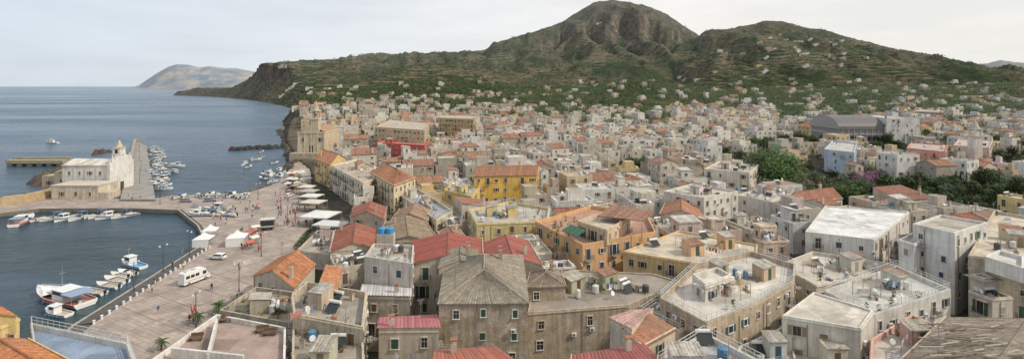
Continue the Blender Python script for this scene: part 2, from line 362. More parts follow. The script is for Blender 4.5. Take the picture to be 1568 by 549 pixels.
def facade(mb,a,b,z0,z1,wall,det,dens=1.0,balc=.25,fl=3.3):
    l=(b-a).length
    if l<2.2 or z1-z0<2.6: return
    d=(b-a)/l; n=Vector((d.y,-d.x)); mid=(a+b)/2
    if n.dot(mid)/mid.length>.35: return
    nf=max(1,int((z1-z0-.3)/fl)); nw=max(1,int(l/RU(2.7,4.0))); sc=random.choice(SHUT)
    if det>1:
        d3=Vector((d.x,d.y,0));n3=Vector((n.x,n.y,0)); o=Vector((a.x,a.y,z1+.12))
        if R()<.6: mb.obox(o+d3*.02,d3*(l-.04),n3*.12,Vector((0,0,.16)),'plaster',tuple(min(.74,x*1.12) for x in wall))
    for f in range(nf):
        zf=z1-(f+1)*fl+.2
        if zf<z0-.2: continue
        for k in range(nw):
            if R()>.78*dens: continue
            s=(k+.5)/nw*l+RU(-.4,.4)*(nw>1); s=min(l-.9,max(.9,s))
            if R()<balc and det>=1 and z1-zf>2.9:
                window(mb,a,d,n,s,zf+.3,1.05,2.15,det,sc,True)
                if det>1 or R()<.5: balcony(mb,a,d,n,s,zf+.28,1.9)
            else:
                window(mb,a,d,n,s,zf+.95+RU(-.1,.2),RU(.65,1.05),RU(.9,1.5),det,sc)
    if det>1:
        for k in range(int(l/4)):
            s=RU(.4,l-.4); p=Vector((a.x,a.y,0))+Vector((d.x,d.y,0))*s+Vector((n.x,n.y,0))*.08
            if R()<.5: mb.cyl(p+Vector((0,0,z0)),p+Vector((0,0,z1-.2)),.05,.05,5,'paint',(.3,.22,.17),False)
            else:
                zz=RU(z0+2.5,z1-1); mb.obox(p+Vector((0,0,zz)),Vector((d.x,d.y,0))*.8,Vector((n.x,n.y,0))*.3,Vector((0,0,.55)),'paint',(.7,.7,.68))
                mb.cyl(p+Vector((d.x*.3+n.x*.3,d.y*.3+n.y*.3,zz+.27)),p+Vector((d.x*.3+n.x*.32,d.y*.3+n.y*.32,zz+.27)),.2,.2,8,'metal',(.2,.2,.2))
def clutter(mb,poly,z,det,wall):
    k=len(poly); c=sum(poly,Vector((0,0)))/k
    def rp(s=.85):
        i=random.randrange(k); t=R(); e=poly[i].lerp(poly[(i+1)%k],t); return c.lerp(e,RU(.1,s))
    d=(poly[1]-poly[0]).normalized(); n=int(RU(3,7)) if det<2 else int(RU(12,22))
    A_=abs(area(poly))
    if det>1 and A_>70:
        for j in range(1 if A_<180 else 3):
            p=rp(.6); e=Vector((-d.y,d.x)); a_,b_=RU(1.1,1.8),RU(1.0,1.5); h=RU(2.0,2.5)
            cs=[p-d*a_-e*b_,p+d*a_-e*b_,p+d*a_+e*b_,p-d*a_+e*b_]
            if j<2:
                mb.cbox(p,d,a_,b_,z,z+h,'plaster',tuple(min(.72,x*RU(.9,1.15)) for x in wall)); mb.cbox(p-e*(b_+.015),d,.42,.02,z,z+1.95,'shutter',random.choice(SHUT))
                o=[Vector((q_.x,q_.y,z+h+(.1 if i<2 else .6))) for i,q_ in enumerate([p+(x-p)*1.12 for x in cs])]
                mb.sheet(o[0],o[1],o[2],o[3],'clay',random.choice([(.34,.19,.13),(.4,.37,.33),(.42,.38,.32),(.46,.43,.38)]),.4,.06)
                for qa,qb,qc in ((cs[1],cs[2],0),(cs[3],cs[0],1)): mb.face([(qa.x,qa.y,z+h),(qb.x,qb.y,z+h),((qb if qc==0 else qa).x,(qb if qc==0 else qa).y,z+h+.5)],'plaster',wall)
            else:
                for x in cs: mb.cyl((x.x,x.y,z),(x.x,x.y,z+2.2),.05,.05,5,'shutter',(.3,.2,.12))
                for q_ in range(7): 
                    x=cs[0].lerp(cs[3],q_/6);y=cs[1].lerp(cs[2],q_/6); mb.cbox((x+y)/2,d,a_+.2,.04,z+2.2,z+2.27,'shutter',(.36,.26,.17))
    for i in range(n):
        p=rp(); r=R()
        if r<.2:
            h=RU(.7,1.6); mb.cbox(p,d,.3,.25,z,z+h,'plaster',wall); mb.cbox(p,d,.38,.33,z+h,z+h+.1,'stone',(.35,.3,.25)); mb.cbox(p,d,.2,.18,z+h+.1,z+h+.3,'clay',(.32,.15,.09))
        elif r<.34:
            col=random.choice([(.65,.65,.62),(.10,.22,.36),(.5,.5,.5),(.62,.6,.55),(.08,.08,.08)]); s_=RU(.4,.65)
            mb.cyl((p.x,p.y,z+.25),(p.x,p.y,z+1.3),s_,s_,10,'paint',col); mb.cyl((p.x,p.y,z+1.3),(p.x,p.y,z+1.5),s_,.2,10,'paint',col); mb.cbox(p,d,.5,.5,z,z+.25,'stone',(.3,.3,.3))
        elif r<.42: # solar water heater
            e=Vector((-d.y,d.x)); o=Vector((p.x,p.y,z)); d3=Vector((d.x,d.y,0)); e3=Vector((e.x,e.y,0))
            mb.face([o-d3-e3*.6+Vector((0,0,.3)),o+d3-e3*.6+Vector((0,0,.3)),o+d3+e3*.6+Vector((0,0,1.2)),o-d3+e3*.6+Vector((0,0,1.2))],'glass',(.1,.1,.2))
            mb.cyl(o-d3+e3*.7+Vector((0,0,1.4)),o+d3+e3*.7+Vector((0,0,1.4)),.27,.27,9,'paint',(.68,.68,.66))
            for sg in(-1,1): mb.cyl(o+d3*sg*.8+e3*.65,o+d3*sg*.8+e3*.65+Vector((0,0,1.3)),.03,.03,4,'metal',(.4,.4,.4))
        elif r<.68:
            h=RU(1.8,3.6); mb.cyl((p.x,p.y,z),(p.x,p.y,z+h),.035,.03,4,'metal',(.3,.3,.3)); dd=Vector((RU(-1,1),RU(-1,1)))
            for q_ in range(4): mb.cbox(p,dd,.55-.1*q_,.02,z+h-.1-.22*q_,z+h-.06-.22*q_,'metal',(.35,.35,.35))
        elif r<.78:
            mb.cyl((p.x,p.y,z),(p.x,p.y,z+.9),.03,.03,4,'metal',(.4,.4,.4)); q_=Vector((p.x,p.y,z+1)); dn=Vector((RU(-.4,.8),-.8,.45)).normalized()
            mb.cyl(q_,q_+dn*.12,.08,.42,10,'paint',(.72,.72,.7))
        elif r<.86:
            mb.cbox(p,d,.5,.25,z,z+.6,'paint',(.68,.68,.66)); mb.cbox(p,d,.56,.3,z+.6,z+.64,'metal',(.5,.5,.5))
        elif r<.93:
            p2=p.lerp(c,.6); dd=(p2-p)
            if dd.length>1: mb.cbox((p+p2)/2,dd,dd.length/2,.12,z,z+RU(.4,.9),'plaster',wall)
        else:
            for q_ in range(5): mb.cbox((p.x+RU(-.6,.6),p.y+RU(-.6,.6)),(R(),R()+.01),RU(.15,.5),RU(.1,.3),z,z+RU(.15,.6),'shutter',random.choice([(.3,.2,.12),(.4,.38,.35),(.15,.2,.25),(.45,.2,.12)]))
    if det>1:
        if R()<.5:
            p=rp(.7);dd=Vector((RU(-1,1),RU(-1,1))).normalized(); q2=p+dd*4
            for e in (p,q2): mb.cyl((e.x,e.y,z),(e.x,e.y,z+1.9),.03,.03,4,'metal',(.4,.4,.4))
            mb.cbox((p+q2)/2,dd,2,.01,z+1.85,z+1.87,'metal',(.5,.5,.5))
            for q_ in range(6):
                a=p+dd*(.3+q_*.6); cl=random.choice([(.7,.7,.7),(.15,.22,.35),(.45,.18,.15),(.65,.6,.4),(.7,.7,.72)]); hh=RU(.5,1.1)
                mb.face([(a.x,a.y,z+1.85),(a.x+dd.x*.45,a.y+dd.y*.45,z+1.85),(a.x+dd.x*.47,a.y+dd.y*.47+.08,z+1.85-hh),(a.x-.02,a.y+.06,z+1.87-hh)],'cloth',cl)
        for i in range(random.randrange(2,9)):
            p=rp(.95); mb.cyl((p.x,p.y,z),(p.x,p.y,z+.4),.16,.24,7,'clay',(.3,.14,.08)); leafblob(mb,Vector((p.x,p.y,z+.8)),RU(.3,.6),22,.16,(.05,.09,.03))
def leafblob(mb,c,r,n,ls,col,flat=1.0):
    for i in range(n):
        while True:
            p=Vector((RU(-1,1),RU(-1,1),RU(-1,1)))
            if .25<p.length<1: break
        p*=r; p.z*=flat; q_=c+p; a=Vector((RU(-1,1),RU(-1,1),RU(-.6,.6))).normalized(); b=a.orthogonal().normalized()*RU(.5,1)
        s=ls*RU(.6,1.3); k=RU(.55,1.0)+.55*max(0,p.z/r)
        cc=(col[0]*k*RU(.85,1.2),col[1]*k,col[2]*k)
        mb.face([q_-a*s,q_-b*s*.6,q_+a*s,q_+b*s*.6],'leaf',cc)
CLAY=(.38,.18,.11); REDM=(.29,.085,.065); GREY=(.46,.44,.41)
FOOT=[]
def build(poly,zb,zr,wall,kind='flat',rc=GREY,det=1,wm='plaster',rise=None,par=.7,railing=False,dens=1.0,balc=.2,ridge=None,cl=True,per=.5,mb=None,rm='clay'):
    own=mb is None
    if own: mb=MB()
    poly=[Vector((p[0],p[1])) for p in poly]
    if area(poly)<0: poly=poly[::-1]
    k=len(poly)
    for i in range(k):
        a=poly[i];b=poly[(i+1)%k]
        mb.face([(a.x,a.y,zb),(b.x,b.y,zb),(b.x,b.y,zr),(a.x,a.y,zr)],wm,wall)
        facade(mb,a,b,zb,zr-(.5 if kind=='flat' else 0),wall,det,dens,balc)
    if kind=='flat' or k!=4:
        w=.28; inn=inset(poly,w); zf=zr-par
        tc=tuple(min(.74,x*1.05) for x in wall)
        for i in range(k):
            a=poly[i];b=poly[(i+1)%k];c=inn[(i+1)%k];e=inn[i]
            mb.face([(a.x,a.y,zr),(b.x,b.y,zr),(c.x,c.y,zr),(e.x,e.y,zr)],wm,tc)
            mb.face([(e.x,e.y,zf),(c.x,c.y,zf),(c.x,c.y,zr),(e.x,e.y,zr)],wm,wall)
            if railing: rail(mb,(a+e)/2,(b+c)/2,zr,1.0,(.72,.72,.7),1.1 if det>1 else 2)
        mb.face([(p.x,p.y,zf) for p in inn],'roofflat',rc)
        if det>1:
            cc=sum(inn,Vector((0,0)))/k
            for i in range(5):
                e=cc.lerp(inn[random.randrange(k)],RU(.2,.6)); dd=(poly[1]-poly[0]).normalized(); f=RU(.65,1.25)
                a_,b_=RU(.8,2.4),RU(.6,1.8); ee=Vector((-dd.y,dd.x))
                mb.face([(*(e-dd*a_-ee*b_),zf+.004*(i+1)),(*(e+dd*a_-ee*b_),zf+.004*(i+1)),(*(e+dd*a_+ee*b_),zf+.004*(i+1)),(*(e-dd*a_+ee*b_),zf+.004*(i+1))],'roofflat',tuple(min(.75,x*f) for x in rc))
        if cl: clutter(mb,inn,zf,det,wall)
    else:
        c=sum(poly,Vector((0,0)))/4; o=[c+(p-c)*(1+.35/max(2,(p-c).length)) for p in poly]
        if ridge is None: ridge=0 if (poly[1]-poly[0]).length+(poly[3]-poly[2]).length>=(poly[2]-poly[1]).length+(poly[0]-poly[3]).length else 1
        if ridge: o=o[1:]+o[:1]; pl=poly[1:]+poly[:1]
        else: pl=poly
        span=((pl[2]-pl[1]).length+(pl[0]-pl[3]).length)/2
        if rise is None: rise=span*.2
        P=lambda p,z:Vector((p.x,p.y,z))
        r0=(o[3]+o[0])/2;r1=(o[1]+o[2])/2
        if kind=='gable':
            mb.sheet(P(o[0],zr),P(o[1],zr),P(r1,zr+rise),P(r0,zr+rise),rm,rc,per); mb.sheet(P(o[2],zr),P(o[3],zr),P(r0,zr+rise),P(r1,zr+rise),rm,rc,per)
            mb.face([P(pl[1],zr),P(pl[2],zr),P((pl[1]+pl[2])/2,zr+rise-.05)],wm,wall); mb.face([P(pl[3],zr),P(pl[0],zr),P((pl[3]+pl[0])/2,zr+rise-.05)],wm,wall)
            mb.cyl(P(r0,zr+rise+.05),P(r1,zr+rise+.05),.14,.14,6,rm,tuple(x*.85 for x in rc))
        elif kind=='hip':
            ln=(r1-r0).length; t=min(.45,span*.5/max(ln,.1)); a=r0.lerp(r1,t);b=r1.lerp(r0,t)
            A=P(a,zr+rise);Bq=P(b,zr+rise)
            mb.sheet(P(o[0],zr),P(o[1],zr),Bq,A,rm,rc,per); mb.sheet(P(o[2],zr),P(o[3],zr),A,Bq,rm,rc,per)
            mb.sheet(P(o[1],zr),P(o[2],zr),Bq,Bq,rm,rc,per); mb.sheet(P(o[3],zr),P(o[0],zr),A,A,rm,rc,per)
            for q0,q1 in ((A,Bq),(A,P(o[0],zr)),(A,P(o[3],zr)),(Bq,P(o[1],zr)),(Bq,P(o[2],zr))): mb.cyl(q0+Vector((0,0,.08)),q1+Vector((0,0,.08)),.13,.13,5,rm,tuple(min(.6,x*1.25) for x in rc))
        elif kind=='shed':
            mb.sheet(P(o[0],zr),P(o[1],zr),P(o[2],zr+rise),P(o[3],zr+rise),rm,rc,per)
            mb.face([P(pl[1],zr),P(pl[2],zr),P(pl[2],zr+rise-.04)],wm,wall);mb.face([P(pl[0],zr),P(pl[3],zr),P(pl[3],zr+rise-.04)],wm,wall)
            mb.face([P(pl[2],zr),P(pl[3],zr),P(pl[3],zr+rise-.04),P(pl[2],zr+rise-.04)],wm,wall)
        mb.face([P(p,zr-.05) for p in pl],'plaster',(.2,.15,.1))
        if det and cl:
            for q_ in range(1 if det<2 else 3):
                p=c.lerp(poly[random.randrange(4)],RU(.3,.7)); d=(pl[1]-pl[0]).normalized()
                if q_==0: mb.cbox(p,d,.35,.3,zr,zr+rise+RU(.5,1.1),'plaster',tuple(x*.9 for x in wall)); mb.cbox(p,d,.45,.4,zr+rise+1.2,zr+rise+1.3,'clay',CLAY)
                else:
                    mb.cyl((p.x,p.y,zr),(p.x,p.y,zr+rise+2.4),.035,.03,4,'metal',(.3,.3,.3))
                    for w_ in range(4): mb.cbox(p,(1,.5),.5-.1*w_,.02,zr+rise+2.2-.2*w_,zr+rise+2.24-.2*w_,'metal',(.35,.35,.35))
    return mb
GROUND=2.0
def HB(name,px,zr,wall,kind='flat',rc=GREY,zb=GROUND,foot=True,**k):
    poly=[V2(u,v,zr) for u,v in px]
    if foot: FOOT.append(poly)
    k.setdefault('det',2)
    mb=build(poly,zb-1,zr,wall,kind,rc,**k)
    return mb,poly
def H_(name,*a,**k):
    mb,p=HB(name,*a,**k); mb.obj(name); return p
CREAM=(.68,.60,.47); BEIGE=(.57,.48,.37); YEL=(.68,.50,.23); ORA=(.67,.41,.21); WH=(.70,.68,.64); PINK=(.64,.40,.33)
H_('yellow_house',[(-90,470),(-5,468),(30,486),(0,500),(-90,505)],15.5,(.70,.54,.24),'flat',(.3,.28,.26),cl=False)
H_('yellow_house',[(-60,474),(0,471),(24,484),(-50,494)],16.2,(.70,.54,.24),'gable',(.48,.20,.09),zb=15,foot=False,cl=False)
H_('yellow_house',[(-60,540),(42,520),(118,560),(20,600)],13,(.70,.54,.24),'gable',(.48,.20,.09),cl=False)
H_('blue_tiled_terrace_house',[(46,494),(196,524),(225,600),(60,600)],12,(.70,.69,.66),'flat',(.26,.33,.44),railing=True,cl=False,dens=.6)
mb,p=HB('terrace_house',[(222,556),(332,480),(438,500),(436,600),(220,600)],11,(.70,.68,.64),'flat',(.40,.30,.26),cl=False)
mb.obox(S(262,548,10.4),S(372,560,10.4)-S(262,548,10.4),Vector((0,.35,0)),Vector((0,0,1.3)),'plaster',(.68,.66,.62))
mb.obox(S(330,500,10.4),S(316,556,10.4)-S(330,500,10.4),Vector((.35,0,0)),Vector((0,0,1.2)),'plaster',(.68,.66,.62))
for u,v in ((400,508),(412,512),(345,492),(300,520)):
    q_=S(u,v,10.35); mb.cbox(q_,(1,.2),.8,.4,q_.z+.4,q_.z+.47,'shutter',(.16,.1,.06)); mb.cbox((q_.x,q_.y+.35),(1,.2),.8,.04,q_.z+.47,q_.z+.9,'shutter',(.16,.1,.06)); mb.cbox((q_.x-.7,q_.y-.1),(1,.2),.05,.35,q_.z-.05,q_.z+.4,'shutter',(.16,.1,.06)); mb.cbox((q_.x+.7,q_.y+.1),(1,.2),.05,.35,q_.z-.05,q_.z+.4,'shutter',(.16,.1,.06))
mb.obj('terrace_house')
mb,p=HB('weathered_house',[(336,474),(392,438),(450,446),(446,494)],8.5,(.46,.40,.32),'flat',(.28,.245,.18),wm='oldwall')
for i in range(60):
    q_=S(RU(350,444),RU(446,488),8); leafblob(mb,q_,.4,10,.15,random.choice([(.14,.13,.05),(.06,.08,.03)]),.6)
mb.obj('weathered_house')
H_('clay_roofed_house',[(388,422),(428,394),(482,404),(450,440)],8,(.58,.51,.41),'gable',(.46,.2,.1))
H_('beige_old_house',[(446,452),(470,430),(562,446),(556,500),(450,480)],13,(.54,.46,.35),'flat',(.38,.34,.29),wm='oldwall',par=1.0)
H_('clay_roofed_house',[(488,446),(500,414),(524,410),(516,446)],13.4,(.5,.43,.34),'shed',(.46,.21,.11),foot=False,zb=12,cl=False,rise=1)
H_('beige_old_house',[(448,498),(484,508),(556,505),(560,600),(446,600)],11,(.52,.45,.35),'flat',(.36,.32,.27),wm='oldwall')
H_('grey_house',[(558,392),(572,372),(634,375),(632,403)],15,(.56,.53,.48),'flat',(.5,.47,.42),balc=0)
H_('grey_house',[(553,457),(556,436),(628,434),(628,459)],10.5,(.52,.46,.39),'shed',(.58,.55,.56),wm='oldwall',rise=.7,rm='paint')
H_('red_striped_roof_house',[(580,510),(583,486),(668,482),(672,509)],11,(.55,.48,.38),'shed',(.42,.15,.16),rise=.8,rm='paint')
H_('small_clay_roofed_house',[(486,505),(492,494),(548,500),(545,512)],10.5,(.45,.38,.3),'shed',(.36,.13,.09),rise=.4,foot=False,cl=False)
H_('stone_house',[(672,464),(684,396),(800,392),(808,463)],13.5,(.44,.355,.26),'hip',(.30,.265,.21),wm='oldwall',rise=2.6,dens=.7,balc=.05,per=.42)
H_('stone_house',[(672,410),(680,386),(730,382),(736,402)],14.2,(.42,.34,.25),'gable',(.27,.23,.185),wm='oldwall',foot=False,rise=1)
H_('stone_house',[(806,440),(812,418),(858,414),(866,438)],12,(.42,.34,.25),'hip',(.26,.21,.165),wm='oldwall',rise=1.4)
H_('red_roofed_house',[(630,404),(634,368),(738,366),(740,402)],13,(.6,.53,.43),'gable',REDM,rm='paint',rise=1.6)
H_('red_roofed_house',[(742,402),(740,372),(808,368),(830,405)],12.5,(.6,.53,.43),'gable',(.31,.10,.08),rm='paint',rise=1.5)
H_('brown_wall_house',[(808,478),(814,442),(874,412),(1000,418),(1076,440),(1000,450),(962,466)],10,(.45,.37,.275),'flat',(.33,.285,.24),wm='oldwall',par=.3)
H_('old_plaster_house',[(585,552),(640,556),(664,556),(664,600),(585,600)],10,(.45,.38,.3),'flat',(.4,.3,.26),wm='oldwall')
H_('red_roofed_house',[(665,560),(668,536),(756,531),(790,560)],12.5,(.55,.47,.38),'shed',(.42,.15,.10),rm='paint',rise=.6)
H_('red_roofed_house',[(872,575),(876,544),(984,526),(1012,560)],12.5,(.55,.47,.38),'shed',(.32,.10,.09),rm='paint',rise=.6)
H_('clay_roofed_house',[(934,494),(966,476),(1000,472),(968,512)],12.2,(.66,.58,.48),'shed',(.48,.31,.28),rise=.9,ridge=1,cl=False)
H_('clay_roofed_house',[(955,512),(990,486),(1034,503),(985,530)],11.6,(.66,.57,.44),'shed',(.46,.22,.14),rise=.9,cl=False)
H_('railed_terrace_house',[(1006,552),(1078,508),(1172,556),(1160,610),(1000,610)],12.5,(.66,.64,.6),'flat',(.5,.5,.49),railing=True)
H_('railed_terrace_house',[(980,478),(1004,462),(1090,480),(1040,506)],9.5,(.6,.55,.48),'flat',(.48,.43,.38),railing=True)
H_('large_terraced_house',[(1010,455),(1066,404),(1150,384),(1218,404),(1216,430),(1150,468),(1082,494)],12,(.48,.39,.29),'flat',(.60,.56,.50),wm='oldwall',railing=True,par=.9)
H_('large_terraced_house',[(1060,418),(1098,408),(1120,420),(1080,434)],14,(.68,.63,.55),'flat',(.55,.52,.47),zb=11,foot=False,cl=False)
H_('yellow_flat_roofed_house',[(954,384),(1040,352),(1160,374),(1160,388),(1066,402)],11,(.66,.49,.26),'flat',(.58,.50,.40),par=.4,dens=1.1)
mb,p=HB('orange_house',[(820,338),(892,374),(1004,354),(990,326),(905,314)],12,ORA,'flat',(.44,.27,.2),par=1,balc=.45,dens=1.1,cl=False)
build([V2(884,336,14.6),V2(930,350,14.6),V2(965,330,14.6),V2(925,322,14.6)],11,14.4,(.64,.5,.35),'flat',(.52,.45,.37),det=2,mb=mb,cl=False)
mb.sheet(S(915,330,15.2),S(985,338,15.0),S(1004,324,15.9),S(938,313,16.1),'clay',(.30,.165,.12))
for u,v in ((918,333),(950,337),(983,341)): 
    p_=S(u,v,15); mb.cyl((p_.x,p_.y,11),(p_.x,p_.y,15),.12,.12,6,'plaster',(.6,.35,.2))
mb.sheet(S(860,352,13.6),S(884,362,13.6),S(898,352,14.2),S(874,343,14.2),'cloth',(.05,.11,.07),.6,.03)
for i in range(14):
    q_=S(RU(838,890),RU(338,362),11); mb.cyl((q_.x,q_.y,11),(q_.x,q_.y,11.45),.18,.26,7,'clay',(.35,.17,.1)); leafblob(mb,Vector((q_.x,q_.y,11.9)),.5,26,.17,(.06,.1,.03))
mb.obj('orange_house')
H_('yellow_house',[(717,320),(730,342),(838,338),(842,318),(780,308)],11,(.71,.58,.29),'flat',(.50,.47,.42),railing=True,dens=1.1)
H_('yellow_house',[(726,270),(822,268),(826,253),(734,254)],14,(.72,.47,.12),'gable',(.35,.17,.1),balc=.4,rise=1.5)
H_('yellow_house',[(680,290),(722,300),(735,285),(692,280)],11,(.68,.50,.18),'flat',(.42,.4,.36))
H_('waterfront_house',[(482,243),(506,252),(530,243),(506,236)],12,YEL,'gable',CLAY,balc=.5)
H_('waterfront_house',[(507,252),(556,279),(600,264),(548,243)],12.5,CREAM,'flat',(.48,.4,.33),balc=.6,dens=1.2)
H_('waterfront_house',[(567,264),(603,285),(636,272),(600,255)],13.5,(.7,.58,.38),'hip',CLAY,balc=.6,dens=1.2)
H_('waterfront_house',[(604,292),(668,336),(694,322),(632,284)],9.5,(.66,.58,.43),'flat',(.34,.36,.41),balc=.5,dens=1.1,railing=True)
H_('red_roofed_house',[(536,332),(542,319),(592,317),(588,335)],8.5,(.55,.45,.35),'gable',(.33,.13,.10),rm='clay')
H_('red_roofed_house',[(505,386),(514,352),(574,350),(574,380)],8.5,(.55,.47,.38),'gable',(.32,.12,.085),rm='clay',rise=1.8)
H_('clay_roofed_house',[(578,372),(590,340),(650,336),(672,370)],9,(.52,.44,.34),'gable',(.30,.23,.165),rise=1.6)
H_('clay_roofed_house',[(600,336),(612,320),(660,322),(655,338)],9,(.55,.47,.38),'gable',(.35,.23,.155))
H_('flat_roofed_house',[(455,382),(486,352),(512,352),(504,388)],6,(.55,.47,.4),'flat',(.42,.38,.33))
H_('flat_roofed_house',[(505,392),(575,384),(572,400),(515,412)],8,(.54,.48,.39),'flat',(.4,.36,.32),wm='oldwall')
H_('white_roofed_house',[(1233,354),(1338,366),(1392,324),(1264,314)],12.5,(.68,.66,.61),'flat',(.70,.70,.69),par=.35,cl=False,dens=.6,balc=.4)
H_('cream_flat_house',[(1192,404),(1244,384),(1400,408),(1250,436)],9,(.66,.61,.52),'flat',(.53,.49,.43))
H_('railed_terrace_house',[(1262,444),(1372,406),(1456,442),(1336,482)],10.5,(.64,.62,.57),'flat',(.54,.53,.5),railing=True)
H_('tall_white_house',[(1398,342),(1462,356),(1512,340),(1440,328)],17.5,(.70,.69,.66),'flat',(.43,.39,.33),dens=.7,balc=.15,par=.5,cl=False)
H_('tall_white_house',[(1376,366),(1400,374),(1420,362),(1396,356)],14.5,(.70,.69,.66),'flat',(.5,.48,.45),dens=.6,cl=False)
H_('beige_house',[(1483,390),(1600,404),(1660,345),(1522,322)],14.5,(.58,.50,.385),'flat',(.58,.51,.42),dens=.75,wm='oldwall')
H_('white_house',[(1198,482),(1246,446),(1338,474),(1318,502)],12,(.68,.65,.58),'flat',(.62,.57,.49),par=.3,cl=False,dens=.7,balc=0)
H_('white_house',[(1130,530),(1196,500),(1330,545),(1300,610),(1150,610)],7.5,(.66,.62,.56),'flat',(.48,.41,.34))
H_('pink_house',[(1334,518),(1396,480),(1440,500),(1420,600),(1330,600)],10,PINK,'flat',(.5,.45,.39))
mb,p=HB('rustic_roofed_house',[(1372,560),(1450,486),(1720,540),(1690,640)],13.2,(.5,.42,.33),'gable',(.30,.25,.20),rise=2,per=.6)
for i in range(60):
    q_=S(RU(1420,1568),RU(492,548),15.2+RU(-.6,.2)); a=RU(-.4,.4); mb.cbox(q_,(math.cos(a),math.sin(a)),RU(.6,1.7),RU(.05,.12),q_.z,q_.z+.07,'shutter',random.choice([(.3,.25,.2),(.14,.11,.085),(.42,.37,.3)]))
mb.obj('rustic_roofed_house')
H_('white_house',[(1078,258),(1148,264),(1162,252),(1102,246)],12,(.69,.63,.53),'flat',(.46,.42,.37))
H_('white_house',[(1016,292),(1078,302),(1130,292),(1062,280)],12.5,(.69,.66,.6),'flat',(.53,.49,.43))
H_('white_house',[(1128,298),(1180,308),(1216,294),(1170,286)],10,(.66,.63,.57),'flat',(.5,.46,.41))
H_('clay_roofed_house',[(1010,328),(1080,338),(1068,316),(1018,312)],9,(.62,.52,.4),'gable',(.41,.21,.135))
H_('clay_roofed_house',[(1208,300),(1260,292),(1290,304),(1225,312)],9,(.62,.57,.5),'gable',(.36,.16,.11))
H_('cream_flat_house',[(1508,392),(1530,382),(1568,392),(1568,410)],15.5,(.7,.68,.64),'flat',(.6,.58,.54),zb=14,foot=False,cl=False)
H_('red_house',[(576,218),(650,222),(656,213),(590,209)],13,(.54,.11,.10),'flat',(.5,.22,.18),dens=1.2)
H_('beige_palace',[(574,194),(650,199),(657,187),(600,182)],20,(.57,.46,.30),'flat',(.48,.42,.34),dens=1.2,zb=6,det=1)
H_('beige_palace',[(672,180),(725,182),(728,176),(676,175)],21,(.55,.39,.21),'flat',(.48,.42,.34),dens=1.2,zb=8,det=1)
H_('light_blue_house',[(1262,228),(1308,233),(1312,219),(1275,215)],14,(.48,.58,.68),'flat',(.5,.48,.45),zb=4,det=1)
H_('pink_house',[(1388,226),(1448,232),(1452,221),(1396,217)],14,(.64,.30,.22),'flat',(.5,.4,.36),balc=.6,zb=4,dens=1.2,det=1)
H_('pink_house',[(1460,222),(1515,226),(1520,214),(1468,212)],13,(.66,.5,.44),'flat',(.5,.42,.38),zb=4,det=1)
H_('pink_house',[(1398,170),(1446,172),(1450,164),(1404,163)],17,(.64,.44,.38),'flat',(.5,.4,.38),zb=8,det=1)
t=MB(); p=V2(1493,252,6); FOOT.append([p+Vector((a,b)) for a,b in ((-5,-5),(5,-5),(5,5),(-5,5))])
t.box(p.x-2,p.x+2,p.y-2,p.y+2,3,20,'plaster',(.7,.65,.57)); t.box(p.x-2.3,p.x+2.3,p.y-2.3,p.y+2.3,20,20.5,'plaster',(.6,.55,.48))
for sx_ in (-1.6,1.6):
    for sy_ in (-1.6,1.6): t.cbox((p.x+sx_,p.y+sy_),(1,0),.4,.4,20.5,23.5,'plaster',(.7,.65,.57))
t.box(p.x-2.2,p.x+2.2,p.y-2.2,p.y+2.2,23.5,24,'plaster',(.6,.55,.48)); t.cyl((p.x,p.y,24),(p.x,p.y,28),2,.1,8,'plaster',(.5,.45,.4)); t.obj('bell_tower')
A=MB(); y0,y1=358,392; x0=(1285-784)/784*y0; x1=(1352-784)/784*y0
FOOT.append([Vector((x0-3,y0-5)),Vector((x1+28,y0-5)),Vector((x1+28,y1+3)),Vector((x0-3,y1+3))])
A.box(x0,x1,y0,y1,4,15,'plaster',(.3,.28,.27)); A.box(x0-.4,x1+.4,y0-.4,y1,11,12,'paint',(.4,.4,.4))
n=14
for i in range(n):
    a0=math.pi*i/n;a1=math.pi*(i+1)/n; ym=(y0+y1)/2; r=(y1-y0)/2+.6
    f=lambda a:(ym-math.cos(a)*r,15+math.sin(a)*9)
    A.face([(x0-.6,*f(a0)),(x1+.6,*f(a0)),(x1+.6,*f(a1)),(x0-.6,*f(a1))],'paint',(.15,.14,.14))
A.face([(x0-.5,ym-math.cos(math.pi*i/n)*r,15+math.sin(math.pi*i/n)*9) for i in range(n+1)],'paint',(.35,.33,.32))
for k in range(9): A.cyl((x0+2+k*4.2,y0-.3,4),(x0+2+k*4.2,y0-.3,15),.3,.3,6,'paint',(.45,.43,.4))
for k in range(10): A.cbox((x0+3+k*3,y0-.2),(1,0),.9,.12,7,10,'glass',(.1,.1,.1))
A.obj('arched_sports_hall')
build([Vector((x1+1,y0-2)),Vector((x1+24,y0-2)),Vector((x1+24,y1)),Vector((x1+1,y1))],3,23,(.66,.64,.6),'flat',(.55,.55,.53),det=1,dens=.4).obj('white_block')
# -- harbour church
C=MB(); yb=214
xa=(108-784)/784*yb; xb=(177-784)/784*yb
W1=(.74,.72,.68)
C.box(xa,xb,yb-4,yb+8,ZP,12.2,'plaster',W1)
C.box(xa-.25,xb+.2,yb-4.25,yb+8.25,12.2,12.6,'plaster',(.6,.57,.5))
C.sheet((xa-.3,yb-4.3,12.6),(xb,yb-4.3,12.6),(xb,yb+2,14.6),(xa-.3,yb+2,14.6),'roofflat',(.62,.58,.52),1.2,.03); C.sheet((xb,yb+8.3,12.6),(xa-.3,yb+8.3,12.6),(xa-.3,yb+2,14.6),(xb,yb+2,14.6),'roofflat',(.62,.58,.52),1.2,.03)
C.box(xb,xb+1.2,yb-4.6,yb+8.6,ZP,13.5,'plaster',W1)
for k,(h0,h1,w_) in enumerate(((13.5,14.6,5.2),(14.6,15.6,3.8),(15.6,16.3,2.4))): C.box(xb,xb+1.2,yb+2-w_,yb+2+w_,h0,h1,'plaster',W1)
